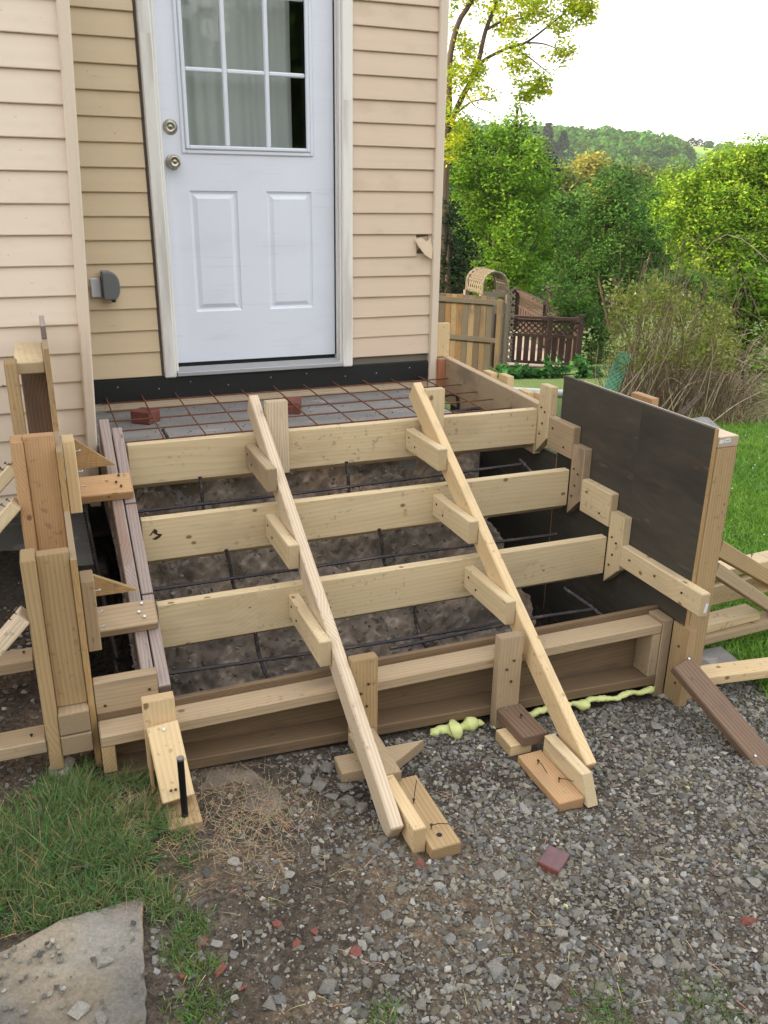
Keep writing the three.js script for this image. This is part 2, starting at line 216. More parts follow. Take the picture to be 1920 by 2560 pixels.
// ---------------------------------------------------------------- the house
const SLAB_Y = .70;
const house = thing('house', 'cream vinyl-sided house with white back door', 'house', [0, 0, 0]);
{
  const W = std(sRGB(120, 112, 100), .9), FOUND = CONCRETE;
  const box = (n, x, y, z, m = W) => stick(n, house, [m, m], x, y, z, 0, .004);
  // walls behind the siding (opening for the door), side and back walls, closed room
  box('wall', [-.49, -.03], [.72, 5.4], [-.15, -.004]); box('wall', [.845, 1.36], [.72, 5.4], [-.15, -.004]); box('wall', [-.03, .845], [2.98, 5.4], [-.15, -.004]);
  box('wall', [1.21, 1.36], [-.4, 5.4], [-8, -.152]); box('wall', [-9, 1.2], [-.4, 5.4], [-8, -7.85]); box('wall', [-9, -8.85], [-.4, 5.4], [-7.84, .5]);
  box('wall', [-8.84, -.47], [.45, 5.4], [.40, .528]); box('wall', [-.62, -.50], [.45, 5.4], [-.148, .398]);
  box('foundation', [-.49, 1.34], [-.4, .715], [-.16, -.012], FOUND); box('foundation', [-8.8, -.63], [-.4, .44], [-.02, .12], FOUND); box('foundation', [-.62, -.50], [-.4, .44], [-.14, .355], FOUND);
  box('floor', [-2.2, 1.19], [.74, .84], [-3, -.17], ROOM); box('ceiling', [-2.2, 1.19], [3.3, 3.4], [-3, -.17], ROOM); box('interior_wall', [-2.3, 1.2], [.86, 3.28], [-3.1, -3], ROOM); box('interior_wall', [-2.3, -2.2], [.86, 3.28], [-2.98, -.17], ROOM);
  const rs = new THREE.Shape([new THREE.Vector2(-8.6, 5.41), new THREE.Vector2(1.2, 5.41), new THREE.Vector2(-3.7, 8.4)]);
  put('roof', new THREE.ExtrudeGeometry(rs, { depth: 10.6, bevelEnabled: false }), std(sRGB(70, 66, 64), .9), house, new THREE.Matrix4().makeRotationY(Math.PI / 2).setPosition(-9.2, 0, -8.8 + .2).multiply(new THREE.Matrix4()));
  // siding courses: each a bent vinyl strip
  const course = (x0, x1, y, e, z, mat, leanA = 0, x1top) => {
    const prof = [[0, .003], [0, .0155], [.003, .0165], [e * .5, .0115], [e + .006, .004]], n = 14, P = [], U = [], I = [], u0 = rnd(), wob = rr(0, 9);
    for (let i = 0; i <= n; i++) for (let k = 0; k < prof.length; k++) { const xe = mix(x1, x1top ?? x1, prof[k][0] / e), x = mix(x0, xe, i / n), wv = (noise(x * 3 + wob, y * 9) - .5) * .0028; P.push(x, y + prof[k][0] + (k < 3 ? (noise(x * 2 + wob, 3) - .5) * .0022 : 0), z + prof[k][1] + (k > 0 ? wv : 0)); U.push((x + u0) / 1.2, (prof[k][0] + u0) / .5); }
    for (let i = 0; i < n; i++) for (let k = 0; k + 1 < prof.length; k++) { const a = i * prof.length + k, b = a + prof.length; I.push(a, b, a + 1, b, b + 1, a + 1); }
    let g = new THREE.BufferGeometry(); g.setAttribute('position', new THREE.Float32BufferAttribute(P, 3)); g.setAttribute('uv', new THREE.Float32BufferAttribute(U, 2)); g.setIndex(I); g = g.toNonIndexed(); g.computeVertexNormals(); return put('siding_plank', g, mat, house);
  };
  const lean = y => -.4385 - (1.5 - y) * .0335;                       // the bay corner stands a little out of plumb
  for (let k = -1; k < 19; k++) { const y = .986 + .1018 * k; if (Math.abs(y - 1.386) > .01) course(.888, 1.325, Math.max(y, .846), k < 0 ? .14 : .1018, .0, VINYL_R); }
  // the broken course: cut short on each side of the hole, a torn flap hanging from it
  course(.888, 1.236, 1.386, .1018, 0, VINYL_R); course(1.304, 1.325, 1.386, .1018, .0, VINYL_R);
  for (let k = 0; k < 20; k++) course(-.485, -.088, .969 + .1017 * k, .1017, 0, VINYL_L);
  course(-.485, -.088, .853, .116, 0, VINYL_L);
  for (let k = -5; k < 15; k++) { const y = 1.074 + .1138 * k; course(-2.6, lean(y) + .004, y, .1138, .53, VINYL_B, 0, lean(y + .1138) + .004); }
  course(-2.6, lean(.43) + .004, .43, .076, .53, VINYL_B, 0, lean(.505) + .004);
  // corner posts
  const post = (name, x0, x1, y0, y1, z, m, l0 = 0, l1 = 0) => beam(name, house, [m, m], V((x0 + x1) / 2 + l0, y0, z), V((x0 + x1) / 2 + l1, y1, z), x1 - x0, .06, V(1, 0, 0), .006);
  post('corner_trim', 1.322, 1.368, .70, 3.4, .0, TRIM); post('corner_trim', -.022, .022, .42, 2.9, .545, TRIM, lean(.42) + .0, lean(2.9) + .022);
  // black flashing strip, its fixing nails and the ledger below it
  const strip = stick('flashing_strip', house, [BLACKF, BLACKF], [-.485, 1.318], [.738, .846], [.004, .022], 0, .002);
  for (let k = 0; k < 9; k++) put('nail', new THREE.SphereGeometry(.0035, 8, 6), GALV, strip, new THREE.Matrix4().setPosition(-.33 + k * .195 + rr(-.05, .05), .80 + rr(-.03, .02), .0225));
  stick('ledger', house, BLOND, [-.485, 1.32], [.66, .735], [-.005, .014], 0);
  // torn siding: flap curled out below the hole
  { const s = new THREE.Shape(); s.moveTo(0, 0); s.lineTo(.012, -.03); s.lineTo(.045, -.075); s.lineTo(.093, -.10); s.lineTo(.10, -.045); s.lineTo(.085, .005); s.lineTo(.06, -.012); s.lineTo(.035, .008); const g = new THREE.ShapeGeometry(s, 6), p = g.attributes.position; for (let i = 0; i < p.count; i++) p.setZ(i, .02 + .03 * Math.sin(clamp(p.getX(i) / .1) * 3) * clamp(-p.getY(i) / .1 + .2)); g.computeVertexNormals(); put('torn_flap', g, std(sRGB(204, 184, 156), .6, { side: THREE.DoubleSide }), house, new THREE.Matrix4().setPosition(1.222, 1.472, .004)); }
  { const s = new THREE.Shape(); s.moveTo(1.208, 1.489); s.lineTo(1.245, 1.478); s.lineTo(1.30, 1.486); s.lineTo(1.306, 1.43); s.lineTo(1.27, 1.44); s.lineTo(1.24, 1.41); s.lineTo(1.214, 1.44); put('torn_backing', new THREE.ShapeGeometry(s), std(sRGB(178, 160, 138), .9), house, new THREE.Matrix4().setPosition(0, 0, .0045)); }
}
// door in its frame
{
  const jambM = [CASING, CASING];
  for (const [x0, x1] of [[-.075, -.018], [.830, .884]]) { const c = stick('casing', house, jambM, [x0, x1], [.842, 3.02], [-.01, .034], 1, .006); stick('casing_bead', c, jambM, x0 < 0 ? [-.0178, -.006] : [.818, .8298], [.842, 3.0], [-.01, .022], 1, .003); }
  stick('casing', house, jambM, [-.075, .884], [3.022, 3.08], [-.01, .034], 0, .006);
  for (const [x0, x1] of [[-.026, -.004], [.814, .84]]) stick('jamb', house, jambM, [x0, x1], [.846, 2.96], [-.14, -.012], 1, .002);
  stick('jamb', house, jambM, [-.026, .84], [2.962, 2.985], [-.14, -.012], 0, .002);
  stick('weatherstrip', house, [BLACKF, BLACKF], [.8105, .8138], [.9, 2.95], [-.08, -.03], 1, .0005);
  const sill = stick('sill', house, [SILL, SILL], [-.016, .828], [.847, .868], [-.10, .04], 0, .003);
  for (let k = 0; k < 5; k++) stick('sill_ridge', sill, [SILL, SILL], [-.0155, .8275], [.8682, .872 + k * .0028], [.026 - k * .012, .033 - k * .012], 0, .001);
  stick('door_sweep', house, [BLACKF, BLACKF], [-.002, .812], [.8722, .8975], [-.075, -.05], 0, .001);
  // slab with raised mouldings; the lite and the two panels are separate rails so that the opening is real
  const Z0 = -.085, Z1 = -.04;
  const body = new THREE.Group(); body.name = 'door'; house.add(body); body.updateMatrixWorld(true);
  const dm = [DOORW, DOORW];
  const slab = (x, y) => stick('door_leaf', body, dm, x, y, [Z0, Z1], 1, .0012);
  const hole = new THREE.Shape([[0, .9], [.809, .9], [.809, 2.93], [0, 2.93]].map(a => new THREE.Vector2(...a)));
  const rect = (a, b, c, d) => new THREE.Path([[a, c], [a, d], [b, d], [b, c]].map(q => new THREE.Vector2(...q)));
  hole.holes.push(rect(.105, .69, 1.868, 2.832)); hole.holes.push(rect(.107, .332, 1.141, 1.691), rect(.471, .696, 1.141, 1.691));
  put('door_leaf', new THREE.ExtrudeGeometry(hole, { depth: Z1 - Z0, bevelEnabled: true, bevelSize: .0015, bevelThickness: .0015, bevelSegments: 1 }), DOORW, body, new THREE.Matrix4().setPosition(0, 0, Z0));
  // pressed panels: groove, slope and raised field
  for (const [x0, x1] of [[.107, .332], [.471, .696]]) {
    const prof = [[0, 0], [.004, -.006], [.012, -.009], [.017, -.0085], [.034, -.0005], [.036, 0]], P = [], I = [];
    for (const [o, d] of prof) for (const [x, y] of [[x0 + o, 1.141 + o], [x1 - o, 1.141 + o], [x1 - o, 1.691 - o], [x0 + o, 1.691 - o]]) P.push(x, y, Z1 + .0014 + d);
    for (let k = 0; k + 1 < prof.length; k++) for (let s = 0; s < 4; s++) { const a = k * 4 + s, b = k * 4 + (s + 1) % 4; I.push(a, b, a + 4, b, b + 4, a + 4); }
    const e = (prof.length - 1) * 4; I.push(e, e + 1, e + 2, e, e + 2, e + 3);
    let g = new THREE.BufferGeometry(); g.setAttribute('position', new THREE.Float32BufferAttribute(P, 3)); g.setAttribute('uv', new THREE.Float32BufferAttribute(P.flatMap((v, i) => i % 3 ? [] : [P[i], P[i + 1]]), 2)); g.setIndex(I); g = g.toNonIndexed(); g.computeVertexNormals(); put('door_panel', g, DOORW, body);
  }
  // lite frame: moulded ring, muntins, nine panes
  const frame = (x0, x1, y0, y1, w, d, name) => { for (const [a, b, c, e, ax] of [[x0, x0 + w, y0, y1, 1], [x1 - w, x1, y0, y1, 1], [x0 + w + .0002, x1 - w - .0002, y0, y0 + w, 0], [x0 + w + .0002, x1 - w - .0002, y1 - w, y1, 0]]) stick(name, body, dm, [a, b], [c, e], [Z1 - .001, Z1 + d], ax, .004); };
  frame(.085, .708, 1.848, 2.852, .018, .010, 'lite_moulding'); frame(.1035, .6895, 1.8665, 2.8335, .017, .016, 'lite_frame');
  const xs = [.1207, .2975, .4915, .6723], ys = [1.8837, 2.1935, 2.5035, 2.8163];
  for (let k = 1; k < 3; k++) { stick('muntin', body, dm, [xs[k] - .0105, xs[k] + .0105], [ys[0] + .0002, ys[3] - .0002], [Z1 - .014, Z1 + .006], 1, .005); for (let c = 0; c < 3; c++) stick('muntin', body, dm, [xs[c] + (c ? .0108 : .0002), xs[c + 1] - (c < 2 ? .0108 : .0002)], [ys[k] - .0095, ys[k] + .0095], [Z1 - .0135, Z1 + .0055], 0, .005); }
  for (let c = 0; c < 3; c++) for (let r = 0; r < 3; r++) put('pane', new THREE.PlaneGeometry(xs[c + 1] - xs[c], ys[r + 1] - ys[r]), GLASS, body, new THREE.Matrix4().setPosition((xs[c] + xs[c + 1]) / 2, (ys[r] + ys[r + 1]) / 2, Z1 - .016));
  // knob and deadbolt
  const lathe = (n, pts, x, y, m = NICKEL, z = Z1) => put(n, new THREE.LatheGeometry(pts.map(a => new THREE.Vector2(...a)), 32), m, body, new THREE.Matrix4().makeRotationX(Math.PI / 2).setPosition(x, y, z));
  lathe('deadbolt', [[.0005, 0], [.033, 0], [.033, .003], [.029, .008], [.021, .0145], [.0195, .0155], [.018, .0145], [.017, .011], [.008, .011], [.0078, .0125], [.0004, .0125]], .041, 1.956);
  put('keyhole', new THREE.BoxGeometry(.002, .008, .001), BLACKF, body, new THREE.Matrix4().setPosition(.041, 1.953, Z1 + .0131));
  lathe('door_knob', [[.0005, 0], [.0335, 0], [.0335, .004], [.026, .008], [.013, .012], [.012, .026], [.02, .03], [.028, .04], [.0295, .05], [.026, .058], [.02, .061], [.012, .0575], [.008, .0565], [.0075, .0585], [.0004, .0585]], .043, 1.811);
  tag(body, null, null);
  house.userData.label = 'cream vinyl-sided house with white nine-pane back door'; 
}
{ // curtain hanging inside the glass, drawn to the left
  const P = [], I = [], U = [], n = 120; for (let i = 0; i <= n; i++) for (let j = 0; j <= 8; j++) { const x = mix(.07, .64 - .0 * j, i / n), y = mix(1.80, 2.9, j / 8); P.push(x, y, -.17 + (.004 + .012 * sst(.3, .6, x)) * Math.sin(x * 46 + Math.sin(x * 17) * 2 + j * .08) + .004 * Math.sin(x * 103 + 1 + j * .1) + (j === 5 ? .004 : 0)); U.push(x, y); if (i < n && j < 8) { const a = i * 9 + j; I.push(a, a + 9, a + 1, a + 9, a + 10, a + 1); } }
  const g = new THREE.BufferGeometry(); g.setAttribute('position', new THREE.Float32BufferAttribute(P, 3)); g.setAttribute('uv', new THREE.Float32BufferAttribute(U, 2)); g.setIndex(I); g.computeVertexNormals();
  tag(put('curtain', g, CURTAIN, scene), 'pale sheer curtain hanging behind the door glass', 'curtain');
}
{ // weatherproof outlet cover on the siding beside the bay
  const o = thing('outlet_cover', 'grey plastic outlet cover with white wall plate on the siding', 'outlet cover', [-.31, 1.28, .01]);
  stick('wall_plate', o, [WHITEPL, WHITEPL], [-.372, -.328], [1.232, 1.315], [.016, .034], 1, .003);
  stick('back_box', o, [std(sRGB(92, 94, 95), .5), std(sRGB(92, 94, 95), .5)], [-.327, -.296], [1.232, 1.325], [.016, .06], 1, .003);
  const s = new THREE.Shape(); s.moveTo(-.03, -.052); s.lineTo(.012, -.056); s.quadraticCurveTo(.034, -.04, .034, 0); s.quadraticCurveTo(.034, .045, .006, .056); s.lineTo(-.03, .056);
  put('cover', new THREE.ExtrudeGeometry(s, { depth: .055, bevelEnabled: true, bevelSize: .006, bevelThickness: .008, bevelSegments: 3 }), GREYBOX, o, new THREE.Matrix4().setPosition(-.288, 1.284, .024));
  stick('hinge', o, [GREYBOX, GREYBOX], [-.325, -.285], [1.327, 1.35], [.02, .085], 1, .004); stick('latch', o, [BLACKF, BLACKF], [-.29, -.272], [1.212, 1.226], [.03, .08], 1, .003);
}

// ---------------------------------------------------------------- old stoop, rubble, bricks, mesh, rebar
tag(stick('concrete_slab', scene, [CONCRETE, CONCRETE], [-.44, 1.214], [.40, SLAB_Y], [-.01, .86], 0, .006), 'old grey concrete stoop slab under the rusty mesh', 'slab');
const RUBBLE = [];
{ // broken face of the old steps
  const prof = [[.845, .69], [.87, .60], [.90, .45], [1.02, .395], [1.16, .36], [1.19, .28], [1.24, .19], [1.36, .16], [1.47, .12], [1.51, .02], [1.66, -.03], [1.90, -.07]], nx = 230, P = [], C = [], U = [], I = [], pts = [];
  for (let k = 0; k + 1 < prof.length; k++) { const n = Math.max(4, Math.round(Math.hypot(prof[k + 1][0] - prof[k][0], prof[k + 1][1] - prof[k][1]) / .008)); for (let i = 0; i < n; i++) pts.push([mix(prof[k][0], prof[k + 1][0], i / n), mix(prof[k][1], prof[k + 1][1], i / n)]); } pts.push(prof[prof.length - 1]);
  pts.forEach(([z, y], j) => { for (let i = 0; i <= nx; i++) { const x = mix(-.44, 1.23 - .10 * fbm(j * .11, 3, 107, 3), i / nx), s = j * .008, a = fbm(x * 7, s * 7, 101, 5) - .47, b = fbm(x * 26, s * 26, 102, 3) - .45, cc = noise(x * 60, s * 60, 103), e = sst(1, .93, i / nx); P.push(x, y + (a * .11 + b * .05 + (cc - .5) * .012) * e - (1 - e) * .06, z + a * .07 + b * .03 + (noise(x * 48, s * 48, 108) - .5) * .012); const t = fbm(x * 9, s * 9, 104, 4), p = sst(.48, .62, fbm(x * 4, s * 4, 105, 3)), w = sst(.58, .68, fbm(x * 30, s * 30, 106, 3)) * 28, base = 70 + t * 88; const c = sRGB(base * 1.06 + p * 18 + w, base * .97 + p * 11 + w, base * .87 + p * 6 + w); C.push(c.r, c.g, c.b); U.push(x * 2, s * 2); } });
  for (let j = 0; j + 1 < pts.length; j++) for (let i = 0; i < nx; i++) { const a = j * (nx + 1) + i, c = a + nx + 1; I.push(a, c, a + 1, a + 1, c, c + 1); }
  const g = new THREE.BufferGeometry(); g.setAttribute('position', new THREE.Float32BufferAttribute(P, 3)); g.setAttribute('color', new THREE.Float32BufferAttribute(C, 3)); g.setAttribute('uv', new THREE.Float32BufferAttribute(U, 2)); g.setIndex(I); g.computeVertexNormals();
  for (let k = 0; k < 4000; k++) { const v = Math.floor(rnd() * P.length / 3); if (P[3 * v] < 1.12) RUBBLE.push([P[3 * v], P[3 * v + 1], P[3 * v + 2]]); }
  tag(put('broken_steps', g, ROUGHCON, scene), 'rough broken concrete of the old steps beneath the riser boards', 'old steps');
}
function brick(x, y, z, turn, w, label) { const g = lumberGeo(w, .057, .09, .004); const n = g.attributes.position; for (let i = 0; i < n.count; i++) n.setY(i, n.getY(i) + (noise(n.getX(i) * 30, n.getZ(i) * 30) - .5) * .003); tag(put('brick', g, [BRICK, BRICK], scene, new THREE.Matrix4().makeRotationY(turn).setPosition(x, y + .0285, z)), label, 'brick', 'bricks under the wire mesh'); }
brick(-.208, SLAB_Y, .282, -.72, .10, 'dark red brick under the mesh near the bay corner'); brick(.475, SLAB_Y, .30, 1.25, .13, 'dark red brick under the mesh behind the upright stub');
{ const o = thing('wire_mesh', 'rusty square wire mesh laid over the stoop slab', 'wire mesh', [.5, .757, .4]);
  for (let k = 0; k < 12; k++) { const x = -.353 + .1615 * k; put('wire', tubeGeo([V(x + rr(-.004, .004), .762 + rr(-.003, .006), -.004 + rr(0, .012)), V(x, .761 + rr(-.004, .004), .45), V(x + rr(-.008, .008), .757, .955)], .0034, 6, 8), RUST, o); }
  for (const z of [.094, .253, .431, .602, .784]) put('wire', tubeGeo([V(-.385 + rr(0, .02), .754, z + .006), V(.1, .7545 + rr(-.003, .003), z), V(.9, .7545, z - .004 + rr(-.004, .004)), V(1.405, .757, z)], .0034, 6, 14), RUST, o);
}
const bar = (pts, label, r = .0064, group = 'reinforcing bars inside the step forms') => tag(put('rebar', ribbed(pts.map(p => V(...p)), r), REBAR, scene), label, 'rebar', group);
bar([[-.40, .572, 1.10], [.3, .572, 1.10], [1.31, .587, 1.10]], 'black rebar running across behind the middle riser board');
bar([[-.40, .386, 1.40], [.5, .383, 1.40], [1.30, .368, 1.40]], 'black rebar running across behind the lowest riser board');
bar([[-.40, .222, 1.70], [.36, .190, 1.70], [.95, .181, 1.705]], 'black rebar running across behind the front form');
bar([[.42, .176, 1.73], [.98, .204, 1.75], [1.26, .195, 1.752]], 'black rebar lapped beside the front form towards the dark panel');
bar([[-.38, .175, 1.84], [.0, .170, 1.845], [.12, .17, 1.85]], 'short black rebar lying just inside the front form');
for (const [x, k] of [[-.10, 0], [.50, 1]]) {
  bar([[x, .66, 1.03], [x, .60, 1.05], [x, .52, 1.07], [x + .03, .47, 1.16], [x + .05, .46, 1.24]], 'bent rebar hooked down under the top riser board', .007);
  bar([[x + .03, .47, 1.33], [x + .04, .40, 1.34], [x + .045, .33, 1.36], [x + .08, .28, 1.50], [x + .09, .27, 1.57]], 'bent rebar hooked down under the middle riser board', .007);
  bar([[x + .06, .27, 1.62], [x + .065, .2, 1.63], [x + .075, .14, 1.68], [x + .12, .09, 1.82]], 'bent rebar hooked down under the lowest riser board', .007);
  for (const [y, z, d] of [[.565, 1.10, .035], [.377, 1.40, .065], [.20, 1.70, .08]]) tag(put('tie_wire', tubeGeo([V(x + d - .014, y + .012, z + .01), V(x + d, y - .012, z + .016), V(x + d + .014, y + .014, z), V(x + d - .004, y - .006, z - .012), V(x + d + .02, y + .03, z + .01)], .0011, 4, 24), STEEL, scene), 'thin black wire twisted round crossing rebar', 'tie wire', 'wire ties on the rebar');
}
bar([[-.19, .78, .74], [-.175, .75, .80], [-.15, .735, .93]], 'short rusty rebar stub poking up through the wire mesh', .007, null);
bar([[1.30, .69, .22], [1.36, .70, .22], [1.395, .695, .23], [1.40, .64, .24], [1.40, .3, .25]], 'black rebar bent down at the slab edge near the house corner', .008, 'bent rebar by the platform form');
bar([[1.24, .68, .50], [1.36, .69, .50], [1.395, .685, .51], [1.40, .62, .52], [1.40, .3, .53]], 'black rebar bent down at the slab edge midway along the platform form', .008, 'bent rebar by the platform form');
bar([[1.29, .60, 1.08], [1.32, .55, 1.18], [1.41, .52, 1.24]], 'short rebar slanting down to the dark panel', .008);
bar([[1.20, .24, 1.63], [1.27, .19, 1.72], [1.30, .16, 1.80]], 'rebar slanting down in the dark corner behind the front form', .008);
bar([[-.525, .50, .85], [-.52, .42, 1.05], [-.512, .33, 1.30], [-.50, .22, 1.55]], 'black rebar sloping down inside the left trench', .008, 'rebar in the left trench');
bar([[-.555, .11, 1.45], [-.553, .10, 1.86]], 'rebar lying flat in the trench along the plywood', .008, 'rebar in the left trench');
bar([[-.505, .16, 1.45], [-.498, .10, 1.87]], 'rebar in the trench along the grey weathered boards', .008, 'rebar in the left trench');

// ---------------------------------------------------------------- formwork
const screwG = new THREE.CylinderGeometry(.0045, .0045, .003, 8), screwP = new THREE.CylinderGeometry(.0016, .0016, .016, 5);
function screw(parent, p, n, proud = .004, m = SCREW) { const q = new THREE.Quaternion().setFromUnitVectors(V(0, 1, 0), n.clone().normalize()); const g = mergeGeometries([screwG.clone().translate(0, proud, 0), screwP.clone().translate(0, proud - .008, 0)]); put('screw', g, m, parent, new THREE.Matrix4().compose(p, q, V(1, 1, 1))); }
// riser boards, lower edge bevelled
const RIS = [['uppermost', .802, 1.002], ['middle', .606, 1.291], ['lowest', .415, 1.592]];
RIS.forEach(([w, y, z], k) => {
  const g = lumberGeo(1.769, .184, .038, .0025, [.3, 1.25, .55][k], [.02, .22, .41][k]), p = g.attributes.position; for (let i = 0; i < p.count; i++) if (p.getY(i) < -.08 && p.getZ(i) > 0) p.setY(i, p.getY(i) + .024); g.computeVertexNormals();
  const b = put('riser_board', g, PINE, scene, new THREE.Matrix4().setPosition(.5275, y - .092, z - .019));
  tag(b, `${w} of three pale pine riser boards spanning the steps`, 'riser board', 'riser boards of the step form');
  if (k === 1) { // grade stamp
    const cv = document.createElement('canvas'); cv.width = 64; cv.height = 128; const c = cv.getContext('2d'); c.fillStyle = 'rgb(196,172,130)'; c.fillRect(0, 0, 64, 128); c.strokeStyle = c.fillStyle = 'rgb(118,98,72)'; c.lineWidth = 3; c.beginPath(); c.ellipse(44, 22, 10, 12, 0, 0, 7); c.stroke(); c.fillRect(38, 20, 12, 3); c.fillRect(24, 14, 8, 18);
    for (const [x, w2] of [[14, 4], [28, 6], [41, 6], [54, 5]]) for (let t = 44; t < 116; t += 9) if (hsh(x, t, 5) > .25) c.fillRect(x, t, w2 * (.6 + .6 * hsh(x, t, 6)), 6);
    const t = new THREE.CanvasTexture(cv); t.colorSpace = THREE.SRGBColorSpace; put('grade_stamp', new THREE.PlaneGeometry(.017, .034), std(0xffffff, .8, { map: t }), b, new THREE.Matrix4().setPosition(.655, y - .098, z + .0008));
    const kn = new THREE.Shape(); kn.absellipse(0, 0, .021, .014, 0, 7); // the burnt-looking loose knot at the left end
    const ks = [[-.02, -.004], [-.008, .012], [-.001, .02], [.008, .012], [.006, .003], [.022, -.002], [.012, -.012], [0, -.018], [-.012, -.014], [-.002, -.009], [.008, -.004], [-.002, .002], [-.006, .008], [-.012, .0]];
    put('knot', new THREE.ShapeGeometry(new THREE.Shape(ks.map(q => new THREE.Vector2(q[0] * 1.15, q[1] * 1.15)))), std(sRGB(58, 34, 20), .7), b, new THREE.Matrix4().setPosition(-.312, y - .058, z + .0009));
  }
});
// right-hand side form
{
  const o = thing('side_form', 'tall dark oiled plywood side form beside the steps', 'side form', [1.46, -.1, 1.6]);
  stick('panel_sheet', o, [DARKPANEL, PLYW[0]], [1.452, 1.470], [-.16, .975], [1.125, 2.046], 2, .002); stick('panel_sheet', o, [DARKPANEL, PLYW[0]], [1.4525, 1.470], [-.16, .62], [.04, 1.1235], 2, .002);
  stick('top_plate', o, BLOND, [1.4715, 1.560], [.907, .945], [1.125, 2.046], 2); 
  for (const z of [2.008, 1.55, 1.13]) stick('stud', o, TAN, [1.4715, 1.560], [-.12, .9065], [z, z + .038], 1);
  const tg = std(sRGB(214, 216, 222), .5); put('paper_tag', new THREE.BoxGeometry(.019, .013, .0006), tg, o, new THREE.Matrix4().makeRotationZ(.06).setPosition(1.486, .929, 2.0466)); const t2 = put('paper_tag', new THREE.BoxGeometry(.026, .014, .0006), tg, o, new THREE.Matrix4().makeRotationZ(.06).setPosition(1.511, .931, 2.0466));
  put('tag_print', new THREE.BoxGeometry(.017, .0022, .0002), std(sRGB(96, 110, 150), .6), t2, new THREE.Matrix4().makeRotationZ(.06).setPosition(1.512, .9315, 2.0472));
  RIS.forEach(([w, y, z], k) => {
    const top = [.917, .720, .526][k], L = top - (y - .195), g = lumberGeo(L, .089, .038), p = g.attributes.position;   // upright cleat: long axis up, foot cut to a point at the back
    for (let i = 0; i < p.count; i++) if (p.getX(i) < 0 && p.getY(i) > 0) p.setX(i, p.getX(i) + .082); g.computeVertexNormals();
    const c = put('upright_cleat', g, [TAN, USED, PINE][2 - k === 2 ? 0 : 2 - k] === undefined ? PINE : [PINE, USED, PINE][k], o, new THREE.Matrix4().makeBasis(V(0, 1, 0), V(0, 0, 1), V(1, 0, 0)).setPosition(1.433, top - L / 2, z + .0455));
    for (const [dy, dz] of [[.10, .03], [.115, .06], [.17, .045], [.22, .03]]) screw(c, V(1.4138, top - dy, z + dz), V(-1, 0, 0));
    const H0 = [.14, .14, .089][k], zt = [1.291, 1.588, 2.146][k], yt = [.79, .594, .414][k];
    const s = stick('step_cleat', o, [USED, PINE, PINE][k], [1.414, 1.4515], [yt - H0, yt], [z + .0905, zt], 2, .004);
    const n = k === 2 ? 3 : 2; for (let q = 0; q < n; q++) { const f = (q + .35) / n; screw(s, V(1.4138, yt - H0 * (k === 2 ? .42 : q ? .72 : .3), mix(z + .10, zt, f)), V(-1, 0, 0)); }
    if (k === 2) put('paper_tag', new THREE.BoxGeometry(.012, .036, .0006), tg, s, new THREE.Matrix4().makeRotationZ(-.2).setPosition(1.437, .358, 2.1468));
  });
}
// front form
{
  const o = thing('front_form', 'low front form of stained planks across the foot of the steps', 'front form', [.4, 0, 1.95]);
  stick('sheathing_board', o, WET, [-.586, 1.449], [-.09, .248], [1.884, 1.9025], 0); stick('top_plate', o, USED, [-.586, 1.398], [.187, .225], [1.9030, 1.992], 0, .004);
  beam('bottom_plate', o, WET, V(-.586, .074, 1.9475), V(1.402, -.014, 1.9475), .038, .089, V(0, 1, 0), .003);
  const st = (x0, x1, y0, y1, m, z0 = 1.9925) => { const s = stick('stake', o, m, [x0, x1], [y0, y1], [z0, z0 + .038], 1); screw(s, V(x0 + .03, y1 - .12, z0 + .038), V(0, 0, 1)); screw(s, V(x0 + .055, y1 - .09, z0 + .038), V(0, 0, 1)); screw(s, V(x0 + .05, y1 - .17, z0 + .038), V(0, 0, 1)); };
  st(.693, .782, -.06, .318, USED); st(.168, .257, -.04, .341, TAN);
  const c = stick('stake', o, TAN, [1.445, 1.483], [-.16, .232], [1.9925, 2.0815], 1); screw(c, V(1.4448, .15, 2.04), V(-1, 0, 0)); screw(c, V(1.4448, .08, 2.06), V(-1, 0, 0)); screw(c, V(1.4448, .0, 2.05), V(-1, 0, 0));
  stick('stake', o, USED, [1.4, 1.4445], [-.16, .238], [1.9035, 1.992], 1); stick('block', o, USED, [1.36, 1.398], [.007, .1865], [1.9035, 1.990], 1);
  stick('block', o, TAN, [-.586, -.548], [.097, .1865], [1.905, 1.9915], 1); const e = stick('end_block', o, USED, [-.5865, -.4035], [.2255, .35], [1.8625, 1.9010], 0); screw(e, V(-.43, .30, 1.901), V(0, 0, 1)); screw(e, V(-.56, .27, 1.901), V(0, 0, 1), .001);
}
